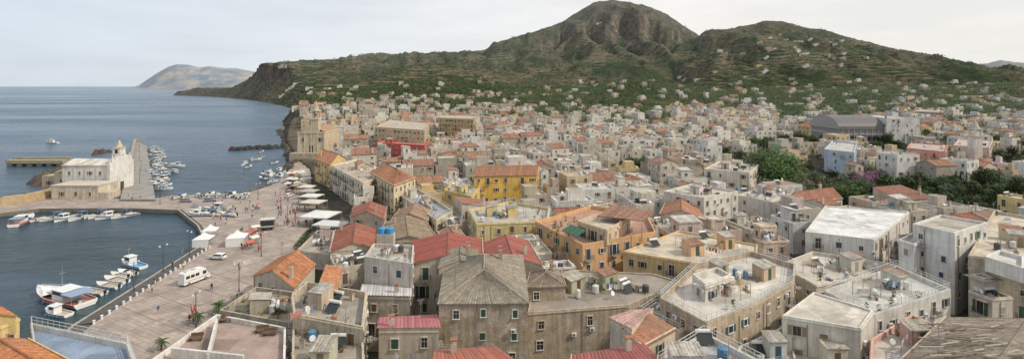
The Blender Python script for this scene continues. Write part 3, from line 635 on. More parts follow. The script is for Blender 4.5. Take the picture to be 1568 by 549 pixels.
C.box(xb-1.4,xb+1.5,yb+.3,yb+3.5,16.3,19,'plaster',W1); C.box(xb-1.6,xb+1.7,yb+.1,yb+3.7,19,19.35,'plaster',(.62,.56,.46)); C.cbox((xb+.05,yb+.28),(1,0),.55,.02,16.9,18.5,'glass',W1)
C.cyl((xb+.1,yb+1.9,19.35),(xb+.1,yb+1.9,22.4),1.4,.1,8,'plaster',(.62,.52,.38))
C.cyl((xb+.1,yb+1.9,22.4),(xb+.1,yb+1.9,23.5),.07,.07,4,'metal',(.2,.2,.2)); C.cbox((xb+.1,yb+1.9),(1,0),.35,.06,23,23.12,'metal',(.2,.2,.2))
for yy in (yb-3,yb+6.5): C.box(xb-.1,xb+1.3,yy-.5,yy+.9,13.5,15,'plaster',W1)
for yy in (yb-2.4,yb+6.9): C.cyl((xb+.6,yy,15),(xb+.6,yy,16.8),.6,.05,6,'plaster',(.6,.55,.45))
C.box(xb+1.2,xb+1.26,yb+1,yb+3,ZP,5,'shutter',(.12,.06,.03))
for k in range(4): window(C,Vector((xa,yb-4)),Vector((1,0)),Vector((0,-1)),3+k*4.2,8.6,.9,1.5,1,(.2,.15,.1))
for k in range(5): C.box(xa+k*(xb-xa-.5)/4,xa+k*(xb-xa-.5)/4+.5,yb-4.15,yb-4,ZP,12.2,'plaster',(.62,.58,.5))
C.box(xa-6,xa,yb-1,yb+6,ZP,9.2,'plaster',(.6,.52,.4)); C.box(xa-12,xa-6,yb,yb+8,ZP,7.6,'oldwall',(.5,.42,.32))
C.sheet((xa-6,yb-1.2,9.2),(xa,yb-1.2,9.2),(xa,yb+6,10.6),(xa-6,yb+6,10.6),'clay',(.45,.35,.26))
window(C,Vector((xa-6,yb-1)),Vector((1,0)),Vector((0,-1)),3,5,1,1.4,1,(.2,.1,.05)); window(C,Vector((xa-12,yb)),Vector((1,0)),Vector((0,-1)),3,4,1,1.4,1,(.2,.1,.05))
xc=(96-784)/784*203; xd=(166-784)/784*203
C.box(xc,xd,198,208,ZP,6.4,'oldwall',(.62,.55,.44)); C.box(xc-.2,xd+.2,197.8,208,6.4,6.8,'plaster',(.6,.53,.44))
C.obox(Vector((xd,198.1,ZP)),Vector((4,0,0)),Vector((0,6,0)),Vector((0,0,2.6)),'oldwall',(.58,.5,.4))
for k in range(3): window(C,Vector((xc,198)),Vector((1,0)),Vector((0,-1)),4+k*5.5,2.6,.9,1.6,1,(.16,.1,.05))
C.obj('harbour_church')
# -- parish church
C=MB(); yb=306; k=yb/784
xa=(456-784)*k; xb=(497-784)*k; T=(.61,.51,.36)
FOOT.append([Vector((xa-4,yb-6)),Vector((xb+5,yb-6)),Vector((xb+5,yb+30)),Vector((xa-4,yb+30))])
C.box(xa-3,xb+2,yb-5,yb+28,-2,5.5,'oldwall',(.45,.38,.28))
C.box(xa,xb,yb,yb+26,5.5,17,'plaster',T); C.box(xa-.3,xb+.3,yb-.3,yb+26,17,17.6,'plaster',(.68,.6,.47))
C.box(xa+2,xb-3.5,yb-.1,yb+1.2,17.6,20,'plaster',T); C.face([(xa+2,yb-.12,20),(xb-3.5,yb-.12,20),((xa+xb-1.5)/2,yb-.12,22.2)],'plaster',T)
C.sheet((xa,yb+1.2,17.6),(xa,yb+26,17.6),((xa+xb)/2,yb+26,20.5),((xa+xb)/2,yb+1.2,20.5),'clay',(.42,.28,.18)); C.sheet((xb,yb+26,17.6),(xb,yb+1.2,17.6),((xa+xb)/2,yb+1.2,20.5),((xa+xb)/2,yb+26,20.5),'clay',(.42,.28,.18))
for i in range(5): C.box(xa+i*(xb-xa-.6)/4,xa+i*(xb-xa-.6)/4+.6,yb-.25,yb,5.5,17,'plaster',(.68,.6,.47))
C.box((xa+xb)/2-1.2,(xa+xb)/2+1.2,yb-.05,yb-.02,5.5,9.6,'shutter',(.12,.07,.04))
for i in range(3): window(C,Vector((xa,yb)),Vector((1,0)),Vector((0,-1)),3+i*5,12,1.2,2.2,1,(.2,.1,.05))
xt=(481-784)*k; yt=yb+3
C.box(xt-2,xt+2,yt-2,yt+2,5.5,25,'plaster',T); C.box(xt-2.4,xt+2.4,yt-2.4,yt+2.4,25,25.6,'plaster',(.68,.6,.47))
for a in (-1.5,1.5):
    for c_ in (-1.5,1.5): C.cbox((xt+a,yt+c_),(1,0),.45,.45,25.6,30,'plaster',T)
C.box(xt-2.3,xt+2.3,yt-2.3,yt+2.3,30,30.6,'plaster',(.68,.6,.47)); C.cyl((xt,yt,30.6),(xt,yt,33),1.9,1.2,8,'plaster',T); C.cyl((xt,yt,33),(xt,yt,36.5),1.2,.05,8,'plaster',(.5,.4,.28))
C.cyl((xt,yt,27),(xt,yt,28.4),.8,.35,8,'metal',(.15,.1,.05))
C.obj('parish_church')
# ------------------------------------------------------------ vegetation base
GR=[(.055,.095,.028),(.08,.11,.04),(.042,.072,.025),(.095,.115,.052),(.063,.105,.035)]
mass=MB()
# ------------------------------------------------------------ filler town
def inpoly(p,poly):
    r=False;k=len(poly);x,y=p
    for i in range(k):
        a=poly[i];b=poly[(i+1)%k]
        if (a[1]>y)!=(b[1]>y) and x<(b[0]-a[0])*(y-a[1])/(b[1]-a[1])+a[0]: r=not r
    return r
GARD=[[(1140,290),(1245,290),(1255,258),(1145,258)],[(1235,314),(1400,318),(1400,276),(1245,272)],[(1400,318),(1570,322),(1575,280),(1400,276)],[(1148,398),(1200,398),(1200,372),(1150,372)],[(1500,262),(1640,262),(1640,240),(1510,240)],[(940,262),(1010,262),(1005,248),(945,248)],[(1150,232),(1250,232),(1250,216),(1160,216)],[(1330,240),(1385,240),(1385,222),(1335,222)]]
GP=[[V2(u,v,4) for u,v in g] for g in GARD]
PZ=[V2(u,v,ZP) for u,v in P1]
FB=[(min(p[0] for p in f),max(p[0] for p in f),min(p[1] for p in f),max(p[1] for p in f),f) for f in FOOT+GP+[PZ]]
def free(poly):
    xs=[p[0] for p in poly];ys_=[p[1] for p in poly];X0,X1,Y0_,Y1_=min(xs),max(xs),min(ys_),max(ys_)
    for a,b,c,d,f in FB:
        if X1<a or X0>b or Y1_<c or Y0_>d: continue
        for i in range(5):
            for j in range(5):
                p=(poly[0]*(1-i/4)+poly[1]*(i/4))*(1-j/4)+(poly[3]*(1-i/4)+poly[2]*(i/4))*(j/4)
                if inpoly(p,f): return False
        for q_ in f:
            if inpoly(q_,poly): return False
    return True
PAL=[(WH,26),((.69,.64,.55),20),((.62,.56,.47),18),(BEIGE,12),((.50,.455,.39),9),((.63,.50,.33),7),((.64,.50,.41),4),((.67,.52,.26),3),((.58,.34,.24),2),((.68,.62,.44),4),((.42,.37,.31),7)]
PC=[p for p,w in PAL];PW=[w for p,w in PAL]
RCOL=[(.52,.49,.44),(.48,.42,.35),(.42,.37,.31),(.64,.62,.57),(.38,.33,.28),(.38,.25,.19),(.56,.49,.40),(.34,.31,.28),(.58,.55,.50)]
gardens=[]; nb=0
far={}
thx=math.radians(17)
ea=Vector((math.cos(thx),math.sin(thx))); eb=Vector((-math.sin(thx),math.cos(thx)))
bpos=-450; row=0
while bpos<1250:
    dep=RU(8.5,12.5); row+=1
    apos=-520+RU(0,10); cnt=0
    while apos<1250:
        w_=RU(6,13.5); c=ea*(apos+w_/2)+eb*(bpos+dep/2); apos+=w_+RU(0,.8); cnt+=1
        if cnt%6==0: apos+=RU(2.5,5)
        y=c.y
        if y<84 or y>1080: continue
        t=c.x/y
        if t>1.12 or (t-coast_t(y))*y<(14 if y<330 else 22): continue
        u=U0+F*t
        dn=.95
        if y>330: dn=.82
        if y>460: dn=.62
        if y>560: dn=.42
        if y>660: dn=.24
        if y>760: dn=.12
        if y>880: dn=.06
        if u>1180: dn*=1-.42*sm(240,300,y)-.3*sm(360,480,y)
        if 820<u<1000 and 480<y<900: dn*=.5
        dn*=1+1.1*noise.noise(Vector((c.x*.011,c.y*.011,5)))
        zg=th(c.x,c.y)
        if zg>26: dn*=.4
        if y>430 and u<600 and zg>20: dn*=.5
        if R()>dn or zg<1.5: gardens.append((c.x,c.y,zg,u)); continue
        rot=RU(-.14,.14)+.25*noise.noise(Vector((c.x*.01,c.y*.01,8))); e1=Vector((math.cos(thx+rot),math.sin(thx+rot)));e2=Vector((-e1.y,e1.x))
        hw=w_/2;hd=dep/2*RU(.75,1)
        poly=[c-e1*hw-e2*hd,c+e1*hw-e2*hd,c+e1*hw+e2*hd,c-e1*hw+e2*hd]
        if not free(poly):
            poly=[c+(p-c)*.55 for p in poly]
            if not free(poly): continue
        h=random.choice([4,5.5,6.5,7,7.5,8,9.5,10.5,11.5]) if y<330 else random.choice([4,4.5,5,6.5,7,7.5,10])
        if y<190: h=min(h,8)
        if y>560: h=min(h,6.5)
        wall=random.choices(PC,PW)[0]; kk=RU(.85,1.04); wall=tuple(x*kk for x in wall)
        r=R(); det=1 if y<480 else 0
        if y<150: det=2
        kind='flat';rc=random.choice(RCOL);name='flat_roofed_house'
        if r<.13 and y<560: kind='gable';rc=random.choice([CLAY,(.36,.2,.135),(.31,.2,.145),(.34,.15,.10)]);name='clay_roofed_house'
        elif r<.16 and y<560: kind='hip';rc=(.36,.2,.135);name='clay_roofed_house'
        elif r<.19: kind='shed' ;rc=(.33,.165,.12);name='red_roofed_house'
        key=None
        if y>430: key=int(y//200),int(u//250)
        mb=far.setdefault(key,MB()) if key else MB()
        zr=zg+h
        build(poly,zg-3,zr,wall,kind,rc,det=det,mb=mb,par=RU(.3,.9),dens=1 if det else .7,balc=.14,cl=(det>0 or R()<.3),wm='plaster' if R()<.8 else 'oldwall',per=.5 if y<250 else 1.0,railing=(y<330 and R()<.14))
        if kind=='flat' and R()<.55:
            f=RU(.3,.65); cc=c+e1*RU(-.2,.2)*w_+e2*RU(-.1,.2)*dep
            build([cc+(p-c)*f for p in poly],zr-.6,zr+RU(2.2,2.9),tuple(x*RU(.92,1.03) for x in wall),'flat' if R()<.75 else 'shed',random.choice(RCOL+[(.36,.2,.13)]),det=det,mb=mb,par=.2,cl=False,rise=.6)
        if not key: mb.obj(name); nb+=1
        if y>200 and R()<(.3 if u<1100 else .65)+(.35 if y>520 else 0):
            for _ in range(1 if u<1100 else 2):
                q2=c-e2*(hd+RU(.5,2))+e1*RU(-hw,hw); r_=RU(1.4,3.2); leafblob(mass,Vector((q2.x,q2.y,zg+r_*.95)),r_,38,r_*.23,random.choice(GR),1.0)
    bpos+=dep+(RU(3.0,4.6) if row%2==0 else RU(.2,1.2))
for k_,mb in far.items(): mb.obj('distant_town_houses')
print('houses',nb,'gardens',len(gardens))
# ------------------------------------------------------------ vegetation
def tree_mesh(name,h,r,n,ls,col,lobes=7,flat=.75,tf=.35):
    mb=MB(); th_=h*tf
    mb.cyl((0,0,-1),(0,0,th_),r*.09,r*.06,8,'bark',(.12,.09,.065))
    for i in range(lobes):
        a=2*math.pi*i/lobes*1.9+RU(-.3,.3); rr=r*RU(.3,.65); c=Vector((math.cos(a)*rr,math.sin(a)*rr,th_+(h-th_)*RU(.15,.72)))
        if i==0: c=Vector((0,0,h*.78))
        mb.cyl((0,0,th_*.8),c,r*.045,r*.015,5,'bark',(.12,.09,.065))
        cc=tuple(x*RU(.7,1.35) for x in col)
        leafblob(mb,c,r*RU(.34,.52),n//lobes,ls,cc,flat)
    return mb.mesh(name)
TM=[tree_mesh('broadleaf_tree',6.5,3.6,800,.33,GR[0],9,.75,.22),tree_mesh('broadleaf_tree',5,3.2,700,.3,GR[1],8,.8,.2),tree_mesh('olive_tree',4.5,2.6,500,.25,(.12,.135,.085)),tree_mesh('broadleaf_tree',7.5,3.2,700,.34,GR[2],9,1.0,.25),tree_mesh('citrus_tree',3.6,2.2,500,.24,(.075,.125,.035),7,.9,.2)]
TN=['broadleaf_tree','broadleaf_tree','olive_tree','broadleaf_tree','citrus_tree']
def cyp():
    mb=MB(); mb.cyl((0,0,-1),(0,0,2),.18,.15,6,'bark',(.12,.09,.06))
    for i in range(9): leafblob(mb,Vector((RU(-.1,.1),RU(-.1,.1),1.4+i*.95)),1.0-.085*i,70,.22,(.03,.055,.022),1.1)
    return mb.mesh('cypress_tree')
CYP=cyp()
def palm(h):
    mb=MB(); mb.cyl((0,0,-.5),(.15,0,h),.28,.2,8,'bark',(.2,.15,.1))
    for i in range(22):
        a=i*2.4; el=RU(-.2,1.1); l=RU(1.8,2.5); p=Vector((.15,0,h)); prev=None
        dx=Vector((math.cos(a),math.sin(a),0)); side=Vector((-dx.y,dx.x,0))
        for s in range(7):
            tt=s/6; q_=p+dx*l*tt*math.cos(el*(1-tt))+Vector((0,0,l*(math.sin(el)*tt-.75*tt*tt))); w=.32*math.sin(math.pi*min(1,tt*.85+.12))
            if prev:
                for sg in (-1,1):
                    mb.face([prev[0],q_,q_+side*sg*w-Vector((0,0,w*.6)),prev[0].lerp(q_,.4)+side*sg*w*.9-Vector((0,0,w*.6))],'leaf',(.06*RU(.7,1.3),.10,.035))
            prev=(q_,)
    return mb.mesh('palm_tree')
PALM=palm(2.4);PALMT=palm(9)
for u,v,s in ((336,478,.75),(303,495,.7),(247,535,.65),(333,484,.55)):
    p=S(u,v,ZP); put(PALM,'palm_tree',p,R()*6,s)
for u,v,z in ((1172,232,4),(648,176,12),(1408,300,3),(1160,236,4)): put(PALMT,'palm_tree',S(u,v,z),R()*6,1)
big=tree_mesh('large_ficus_tree',16,13,9500,.52,(.065,.115,.033),20,.8,.14)
p=S(1190,284,3); put(big,'large_ficus_tree',p,.4)
def put_tree(x,y,z,s=1):
    if R()<.06: put(CYP,'cypress_tree',(x,y,z),R()*6,RU(.6,.9)*s); return
    i=random.randrange(5); put(TM[i],TN[i],(x,y,z),R()*6,RU(.7,1.25)*s)
for g,nn in zip(GP[1:],(120,120,7,60,35,60,40)):
    xs=[p.x for p in g];yy=[p.y for p in g]; k=0
    for i in range(900):
        x,y=RU(min(xs),max(xs)),RU(min(yy),max(yy))
        if inpoly((x,y),g): put_tree(x,y,max(2,th(x,y)),RU(.5,1.15)); k+=1
        if k>nn: break
bo=MB()
for i in range(14):
    p=S(RU(1300,1350),RU(276,288),3); leafblob(bo,p+Vector((0,0,RU(2,4))),2,60,.3,(.28,.10,.22))
bo.obj('bougainvillea')
for x,y,z,u in gardens:
    if z<1.6: continue
    if y<400:
        poly=[Vector((x-2,y-2)),Vector((x+2,y-2)),Vector((x+2,y+2)),Vector((x-2,y+2))]
        if free(poly) and R()<.85:
            put_tree(x,y,z,RU(.6,1.0))
            if y>200:
                for k in range(3):
                    r=RU(1.2,2.6); leafblob(mass,Vector((x+RU(-5,5),y+RU(-4,4),z+r*.75)),r,34,r*.22,random.choice(GR),.9)
    else:
        for k in range(random.choice([2,3,4])):
            px_,py_=x+RU(-6,6),y+RU(-6,6); r=RU(1.5,4.2)
            leafblob(mass,Vector((px_,py_,th(px_,py_)+r*.75)),r,24,r*.28,random.choice(GR),.9)
mass.obj('distant_garden_trees')
hm=MB()
for i in range(17000):
    y=math.exp(RU(math.log(600),math.log(2480))); u=RU(270,1600); x=(u-U0)/F*y
    if (x/y-coast_t(y))*y<12: continue
    q_=noise.noise(Vector((x*.0045,y*.0045,2)))+.6*noise.noise(Vector((x*.02,y*.02,7)))
    if q_<.02 and R()<.82: continue
    z=th(x,y)
    if z<3 or (z>190 and R()<.55) or (u<520 and y>1000 and R()<.5): continue
    r=RU(1.3,3.2)*(1+y/2200)
    c=random.choice(GR); hz=min(.42,max(0,(y-800)/4800)); c=tuple(c[k]*.72*(1-hz)+(.20,.225,.23)[k]*hz for k in range(3))  # hz: haze blended into the leaf colour of farther scrub
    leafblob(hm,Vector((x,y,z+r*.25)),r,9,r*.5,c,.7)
hm.obj('hillside_scrub')
def hit(u,v):
    y=500.
    while y<2600:
        x=(u-U0)/F*y; z=th(x,y)
        if V0+(H-z)*F/y<=v: return x,y,z
        y*=1.01
    return None
hh=MB(); spots=[]
for (u0,u1,v0,v1,n) in ((1160,1230,55,80,12),(1100,1330,80,104,18),(890,940,36,42,3),(420,470,105,112,4),(1040,1180,112,134,8),(1200,1330,122,150,18),(1330,1568,128,158,50),(880,1060,124,146,18),(560,880,142,154,26),(430,560,130,152,12),(920,960,48,60,1),(1230,1290,62,80,5)):
    for i in range(n): spots.append((RU(u0,u1),RU(v0,v1)))
for u,v in spots:
    h_=hit(u,v)
    if not h_ : continue
    x,y,z=h_; w_=RU(3.5,8);d_=RU(3.5,5.5); a=RU(-.4,.4); e1=Vector((math.cos(a),math.sin(a)));e2=Vector((-e1.y,e1.x)); c=Vector((x,y))
    wl=random.choices(PC,PW)[0]
    build([c-e1*w_-e2*d_,c+e1*w_-e2*d_,c+e1*w_+e2*d_,c-e1*w_+e2*d_],z-5,z+RU(2.2,4),wl,'flat',(.5,.48,.45),det=0,mb=hh,cl=False)
    if R()<.4: c2=c+e1*w_*.4; build([c2-e1*3-e2*3,c2+e1*3-e2*3,c2+e1*3+e2*3,c2-e1*3+e2*3],z,z+RU(5.5,7),wl,'flat',(.5,.48,.45),det=0,mb=hh,cl=False)
hh.obj('hillside_houses')
# ------------------------------------------------------------ boats
def boat_mesh(L_,kind,c1,c2,inn=(.5,.45,.38)):
    mb=MB(); n=9; bm=L_*(.16 if L_>7 else .19); rings=[]
    for i in range(n):
        t=i/(n-1); x=-L_/2+L_*t; w=bm*(.78+.22*math.sin(min(1,t*1.6)*math.pi/2))*(1-max(0,(t-.45)/.55)**2.2)
        w=max(w,.02); sh=L_**.6*.19*(1+.9*t**2.5); rings.append((x,w,sh))
    def pts(r,sg): x,w,sh=r; return [(x,0,-.25),(x,sg*w*.75,.0),(x,sg*w*.95,sh*.62),(x+sh*.12,sg*w,sh),(x+sh*.12,sg*max(0,w-.1),sh),(x,sg*max(0,w-.12),sh*.45),(x,0,sh*.45)]
    cols=[c2,c1,c2,c1,inn,inn]
    for i in range(n-1):
        for sg in (-1,1):
            a=pts(rings[i],sg);b=pts(rings[i+1],sg)
            for k in range(6): mb.face([a[k],b[k],b[k+1],a[k+1]],'hull',cols[k])
    for sg in (-1,1):
        a=pts(rings[0],sg); mb.face([a[0],a[1],a[2],a[3],(a[3][0],0,a[3][2])],'hull',c1)
    sh=L_**.6*.19
    for i in range(5,n-1):
        a=rings[i];b=rings[i+1]; mb.face([(a[0],-a[1]*.97,a[2]*.97),(b[0],-b[1]*.97,b[2]*.97),(b[0],b[1]*.97,b[2]*.97),(a[0],a[1]*.97,a[2]*.97)],'hull',c1 if kind!='open' else (.62,.58,.5))
    if kind=='open':
        for t in (-.3,-.05,.15): mb.box(L_*t,L_*t+.28,-bm*.93,bm*.93,sh*.7,sh*.78,'shutter',(.55,.5,.42))
    if kind in('open','motor'):
        mb.box(-L_/2-.35,-L_/2+.05,-.18,.18,sh*.5,sh+.45,'paint',(.05,.05,.06)); mb.box(-L_/2-.25,-L_/2-.1,-.06,.06,-.4,sh*.5,'paint',(.1,.1,.1))
    if kind=='motor':
        mb.face([(L_*.05,-bm*.7,sh*1.2),(L_*.05,bm*.7,sh*1.2),(-L_*.03,bm*.6,sh*1.2+.55),(-L_*.03,-bm*.6,sh*1.2+.55)],'glass',(.1,.1,.1))
        mb.box(-L_*.12,-L_*.04,-bm*.4,bm*.4,sh*.45,sh*1.3,'hull',(.72,.72,.7)); mb.box(-L_*.4,-L_*.25,-bm*.7,bm*.7,sh*.45,sh*.9,'cloth',(.6,.58,.52))
        if L_>6:
            for sx_ in(-L_*.28,-L_*.02):
                for sg in(-1,1): mb.cyl((sx_,sg*bm*.7,sh),(sx_,sg*bm*.6,sh+1.5),.03,.03,4,'metal',(.6,.6,.6))
            mb.box(-L_*.3,0,-bm*.75,bm*.75,sh+1.5,sh+1.56,'cloth',random.choice([(.72,.72,.7),(.10,.16,.3)]))
    if kind in('cabin','fish'):
        x0,x1=(-L_*.02,L_*.22) if kind=='cabin' else (-L_*.22,L_*.0)
        hh_=1.2 if L_<8 else 1.7; w=bm*.6
        mb.box(x0,x1,-w,w,sh*.45,sh+hh_,'hull',(.74,.74,.72)); mb.box(x0-.3,x1+.25,-w-.12,w+.12,sh+hh_,sh+hh_+.1,'hull',(.72,.72,.7))
        mb.box(x0+.2,x1+.03,-w+.1,w-.1,sh+hh_*.5,sh+hh_*.88,'glass',(0,0,0)); mb.box(x0+.2,x1-.2,-w-.02,w+.02,sh+hh_*.5,sh+hh_*.88,'glass',(0,0,0))
        mb.cyl((x1-.3,0,sh+hh_),(x1-.3,0,sh+hh_+L_*.25),.05,.03,5,'metal',(.5,.5,.5)); mb.cbox((x1-.3,0),(0,1),.5,.03,sh+hh_+L_*.17,sh+hh_+L_*.17+.06,'metal',(.5,.5,.5))
        if kind=='fish':
            for sx_ in(-L_*.44,-L_*.24):
                for sg in(-1,1): mb.cyl((sx_,sg*bm*.75,sh),(sx_,sg*bm*.75,sh+1.5),.035,.035,4,'metal',(.6,.6,.6))
            mb.box(-L_*.45,-L_*.23,-bm*.8,bm*.8,sh+1.5,sh+1.56,'cloth',(.25,.34,.48))
            mb.box(L_*.08,L_*.2,-bm*.35,bm*.35,sh*1.1,sh*1.1+.35,'paint',(.35,.36,.38))
            rail(mb,(L_*.1,-bm*.85),(L_*.44,-.2),sh*1.4,.7,(.7,.7,.7),.7,.025); rail(mb,(L_*.1,bm*.85),(L_*.44,.2),sh*1.4,.7,(.7,.7,.7),.7,.025)
            for k in range(5): mb.cyl((-L_*.42+k*.5,RU(-.6,.6),sh*.45),(-L_*.42+k*.5,RU(-.6,.6),sh*.9),.25,.2,7,'cloth',random.choice([(.5,.2,.05),(.1,.3,.35),(.6,.6,.5)]))
    for k in range(4):
        for sg in(-1,1): mb.cyl((-L_*.3+k*L_*.17,sg*(bm+.08),sh*.35),(-L_*.3+k*L_*.17,sg*(bm+.08),sh*.85),.1,.1,6,'paint',(.12,.2,.35))
    return mb.mesh(kind+'_boat')
WB=(.75,.75,.73)
def boat2(name,u1,v1,u2,v2,kind,c1,c2,inn=(.5,.45,.38)):
    a=S(u1,v1,0);b=S(u2,v2,0); l=(a-b).length; c=(a+b)/2
    put(boat_mesh(l,kind,c1,c2,inn),name,c,math.atan2((a-b).y,(a-b).x))
boat2('fishing_boat',58,449,132,469,'fish',WB,(.5,.06,.05),(.42,.14,.1))
boat2('small_cabin_boat',70,478,106,484,'cabin',WB,(.1,.2,.4))
boat2('rowing_boat',116,446,160,451,'open',WB,(.7,.7,.68))
boat2('rowing_boat',148,437,182,441,'open',WB,(.5,.5,.5))
boat2('rowing_boat',160,428,194,433,'open',WB,(.6,.6,.58))
boat2('motorboat',181,417,208,421,'motor',WB,(.65,.65,.65))
boat2('fishing_skiff',187,403,220,411,'cabin',WB,(.05,.25,.5),(.1,.3,.5))
boat2('rowing_boat',170,421,196,425,'open',(.7,.7,.68),(.3,.3,.32))
BM=[('rowing_boat',boat_mesh(5,'open',WB,(.05,.12,.4))),('rowing_boat',boat_mesh(4.6,'open',WB,(.6,.6,.6))),('motorboat',boat_mesh(6.2,'motor',WB,(.7,.7,.7))),('motorboat',boat_mesh(7.5,'motor',WB,(.65,.66,.68))),('cabin_boat',boat_mesh(7,'cabin',WB,(.1,.2,.4))),('cabin_boat',boat_mesh(9,'cabin',WB,(.6,.6,.6))),('fishing_boat',boat_mesh(9,'fish',WB,(.08,.25,.5)))]
def bput(i,u,v,hd,z=0,s=1):
    n_,m_=BM[i]; p=S(u,v,z); put(m_,n_,p,math.radians(hd),s)
put(boat_mesh(13,'fish',WB,(.6,.08,.05),(.5,.12,.08)),'tour_boat',S(36,340,0),math.radians(112))
for i,u in enumerate(range(60,202,10)): bput([0,1,2,0,4,1,2][i%7],u+RU(-2,2),335-(u-60)*.035+RU(-1,2),250+RU(-18,18),0,1.15)
for i,u in enumerate(range(288,356,6)): bput([0,2,1,4,0,1,2,6,1][i%9],u+RU(-1,2),RU(320,333),170+RU(-25,30),ZP+.3 if u>298 else 0)
for k in range(44):
    t=k/43; u=238-t*8+RU(-3,14); v=291-t*62+RU(-1.5,1.5)
    bput(random.choice([2,3,4,5,5,3,6]),u,v,RU(-12,12)+ (180 if R()<.3 else 0))
for u,v,i,h in ((258,252,3,20),(265,264,4,350),(243,272,3,10),(231,266,2,30),(82,219,5,170),(78,218,5,170),(375,252,4,100),(380,256,2,80),(392,245,3,60),(402,240,2,120),(415,270,5,150),(418,276,4,140),(408,268,3,160),(424,268,2,160),(432,272,5,150),(420,282,2,120),(438,282,3,150),(412,280,1,90),(430,262,4,150),(400,233,2,90),(420,250,2,70),(385,244,1,90),(265,262,2,0),(425,276,3,10),(410,262,1,60),(270,255,5,10),(404,274,3,150)): bput(i,u,v,h)
for k in range(18): bput(random.choice([0,1,1,2]),RU(272,380),RU(298,303),RU(60,120),ZP+.3)
# ------------------------------------------------------------ vehicles & street things
def car_mesh(col):
    mb=MB(); G=(.03,.03,.03)
    prof=[(-2.1,.35),(-2.1,.85),(-2.0,1.0),(-1.75,1.35),(-1.45,1.48),(.35,1.48),(1.1,1.0),(1.95,.85),(2.12,.6),(2.1,.35)]
    hw=[.82,.85,.84,.7,.66,.66,.8,.82,.78,.78]
    for i in range(len(prof)-1):
        a=prof[i];b=prof[i+1]; mt='glass' if i in(2,5) else 'hull'
        mb.face([(a[0],-hw[i],a[1]),(b[0],-hw[i+1],b[1]),(b[0],hw[i+1],b[1]),(a[0],hw[i],a[1])],mt,col)
    for sg in(-1,1):
        mb.face([(prof[i][0],sg*hw[i],prof[i][1]) for i in(0,1,2,6,7,8,9)],'hull',col)
        mb.face([(prof[i][0],sg*hw[i],prof[i][1]) for i in(2,3,4,5,6)],'hull',col)
        mb.face([(-1.7,sg*.86*.96,1.04),(-1.5,sg*.74,1.38),(.3,sg*.74,1.38),(.85,sg*.83,1.04)],'glass',G)
        for x in(-1.3,1.3): mb.cyl((x,sg*.68,.32),(x,sg*.87,.32),.32,.32,12,'paint',(.03,.03,.03)); mb.cyl((x,sg*.87,.32),(x,sg*.89,.32),.18,.18,8,'metal',(.5,.5,.5))
        mb.box(2.0,2.13,sg*.65-.12,sg*.65+.12,.6,.75,'paint',(.8,.8,.75)); mb.box(-2.13,-2.0,sg*.7-.1,sg*.7+.1,.75,.95,'paint',(.5,.02,.02))
    return mb.mesh('parked_car')
def van_mesh(L_=6.2,col=(.74,.74,.72),win=True):
    mb=MB(); a=-L_/2;b=L_/2
    prof=[(a,.4),(a,2.7),(a+.1,2.85),(b-1.5,2.85),(b-1.1,2.6),(b-.6,1.4),(b-.05,1.15),(b,.4)]
    for i in range(len(prof)-1):
        p,q_=prof[i],prof[i+1]; mb.face([(p[0],-1,p[1]),(q_[0],-1,q_[1]),(q_[0],1,q_[1]),(p[0],1,p[1])],'glass' if i==4 else 'hull',col)
    for sg in(-1,1):
        mb.face([(p[0],sg*1,p[1]) for p in prof],'hull',col)
        mb.box(b-1.9,b-1.0,sg*1.0-.01,sg*1.0+.012,1.45,2.2,'glass',col)
        if win:
            for k in range(int((L_-2.4)/1.1)): mb.box(a+.4+k*1.1,a+1.3+k*1.1,sg*1.0-.011,sg*1.0+.013,1.55,2.2,'glass',col)
        mb.box(a+.1,b-.2,sg*1.0-.012,sg*1.0+.015,.95,1.1,'paint',(.35,.3,.25))
        for x in(a+1.1,b-1.2): mb.cyl((x,sg*.8,.38),(x,sg*1.03,.38),.38,.38,12,'paint',(.03,.03,.03)); mb.cyl((x,sg*1.03,.38),(x,sg*1.05,.38),.2,.2,8,'metal',(.5,.5,.5))
    mb.box(a+.8,a+1.6,-.4,.4,2.85,3.05,'paint',(.6,.6,.6)); mb.box(a+2.3,a+3.3,-.4,.4,2.85,2.95,'paint',(.4,.42,.45))
    return mb.mesh('camper_van')
put(car_mesh((.72,.72,.7)),'parked_car',S(333,396,ZP),math.radians(172))
put(van_mesh(6.2),'camper_van',S(298,431,ZP),math.radians(68))
cg=[car_mesh(c) for c in((.7,.7,.68),(.25,.26,.28),(.3,.05,.04),(.08,.1,.14))]
for k in range(7): put(cg[k%4],'parked_car',S(443+k*1.2,301-k*5.5,ZP),math.radians(80+RU(-6,6)))
for u,v in ((285,309),(322,308)): put(cg[1],'parked_car',S(u,v,ZP),math.radians(10))
k=MB(); k.box(-2,2,-1.1,1.1,.6,3.2,'hull',(.12,.12,.12)); k.box(-2.1,2.1,-1.2,1.2,3.2,3.3,'paint',(.6,.6,.58)); k.box(-1.7,1.7,-1.14,-1.1,1.4,2.8,'glass',(0,0,0)); k.box(-2,2,-1.9,-1.1,1.25,1.33,'paint',(.6,.6,.6))
for x in(-1,1): 
    for y in(-.95,.95): k.cyl((x,y-.12,.35),(x,y+.12,.35),.35,.35,10,'paint',(.03,.03,.03))
k.obj('kiosk_trailer',S(410,351,ZP),.3)
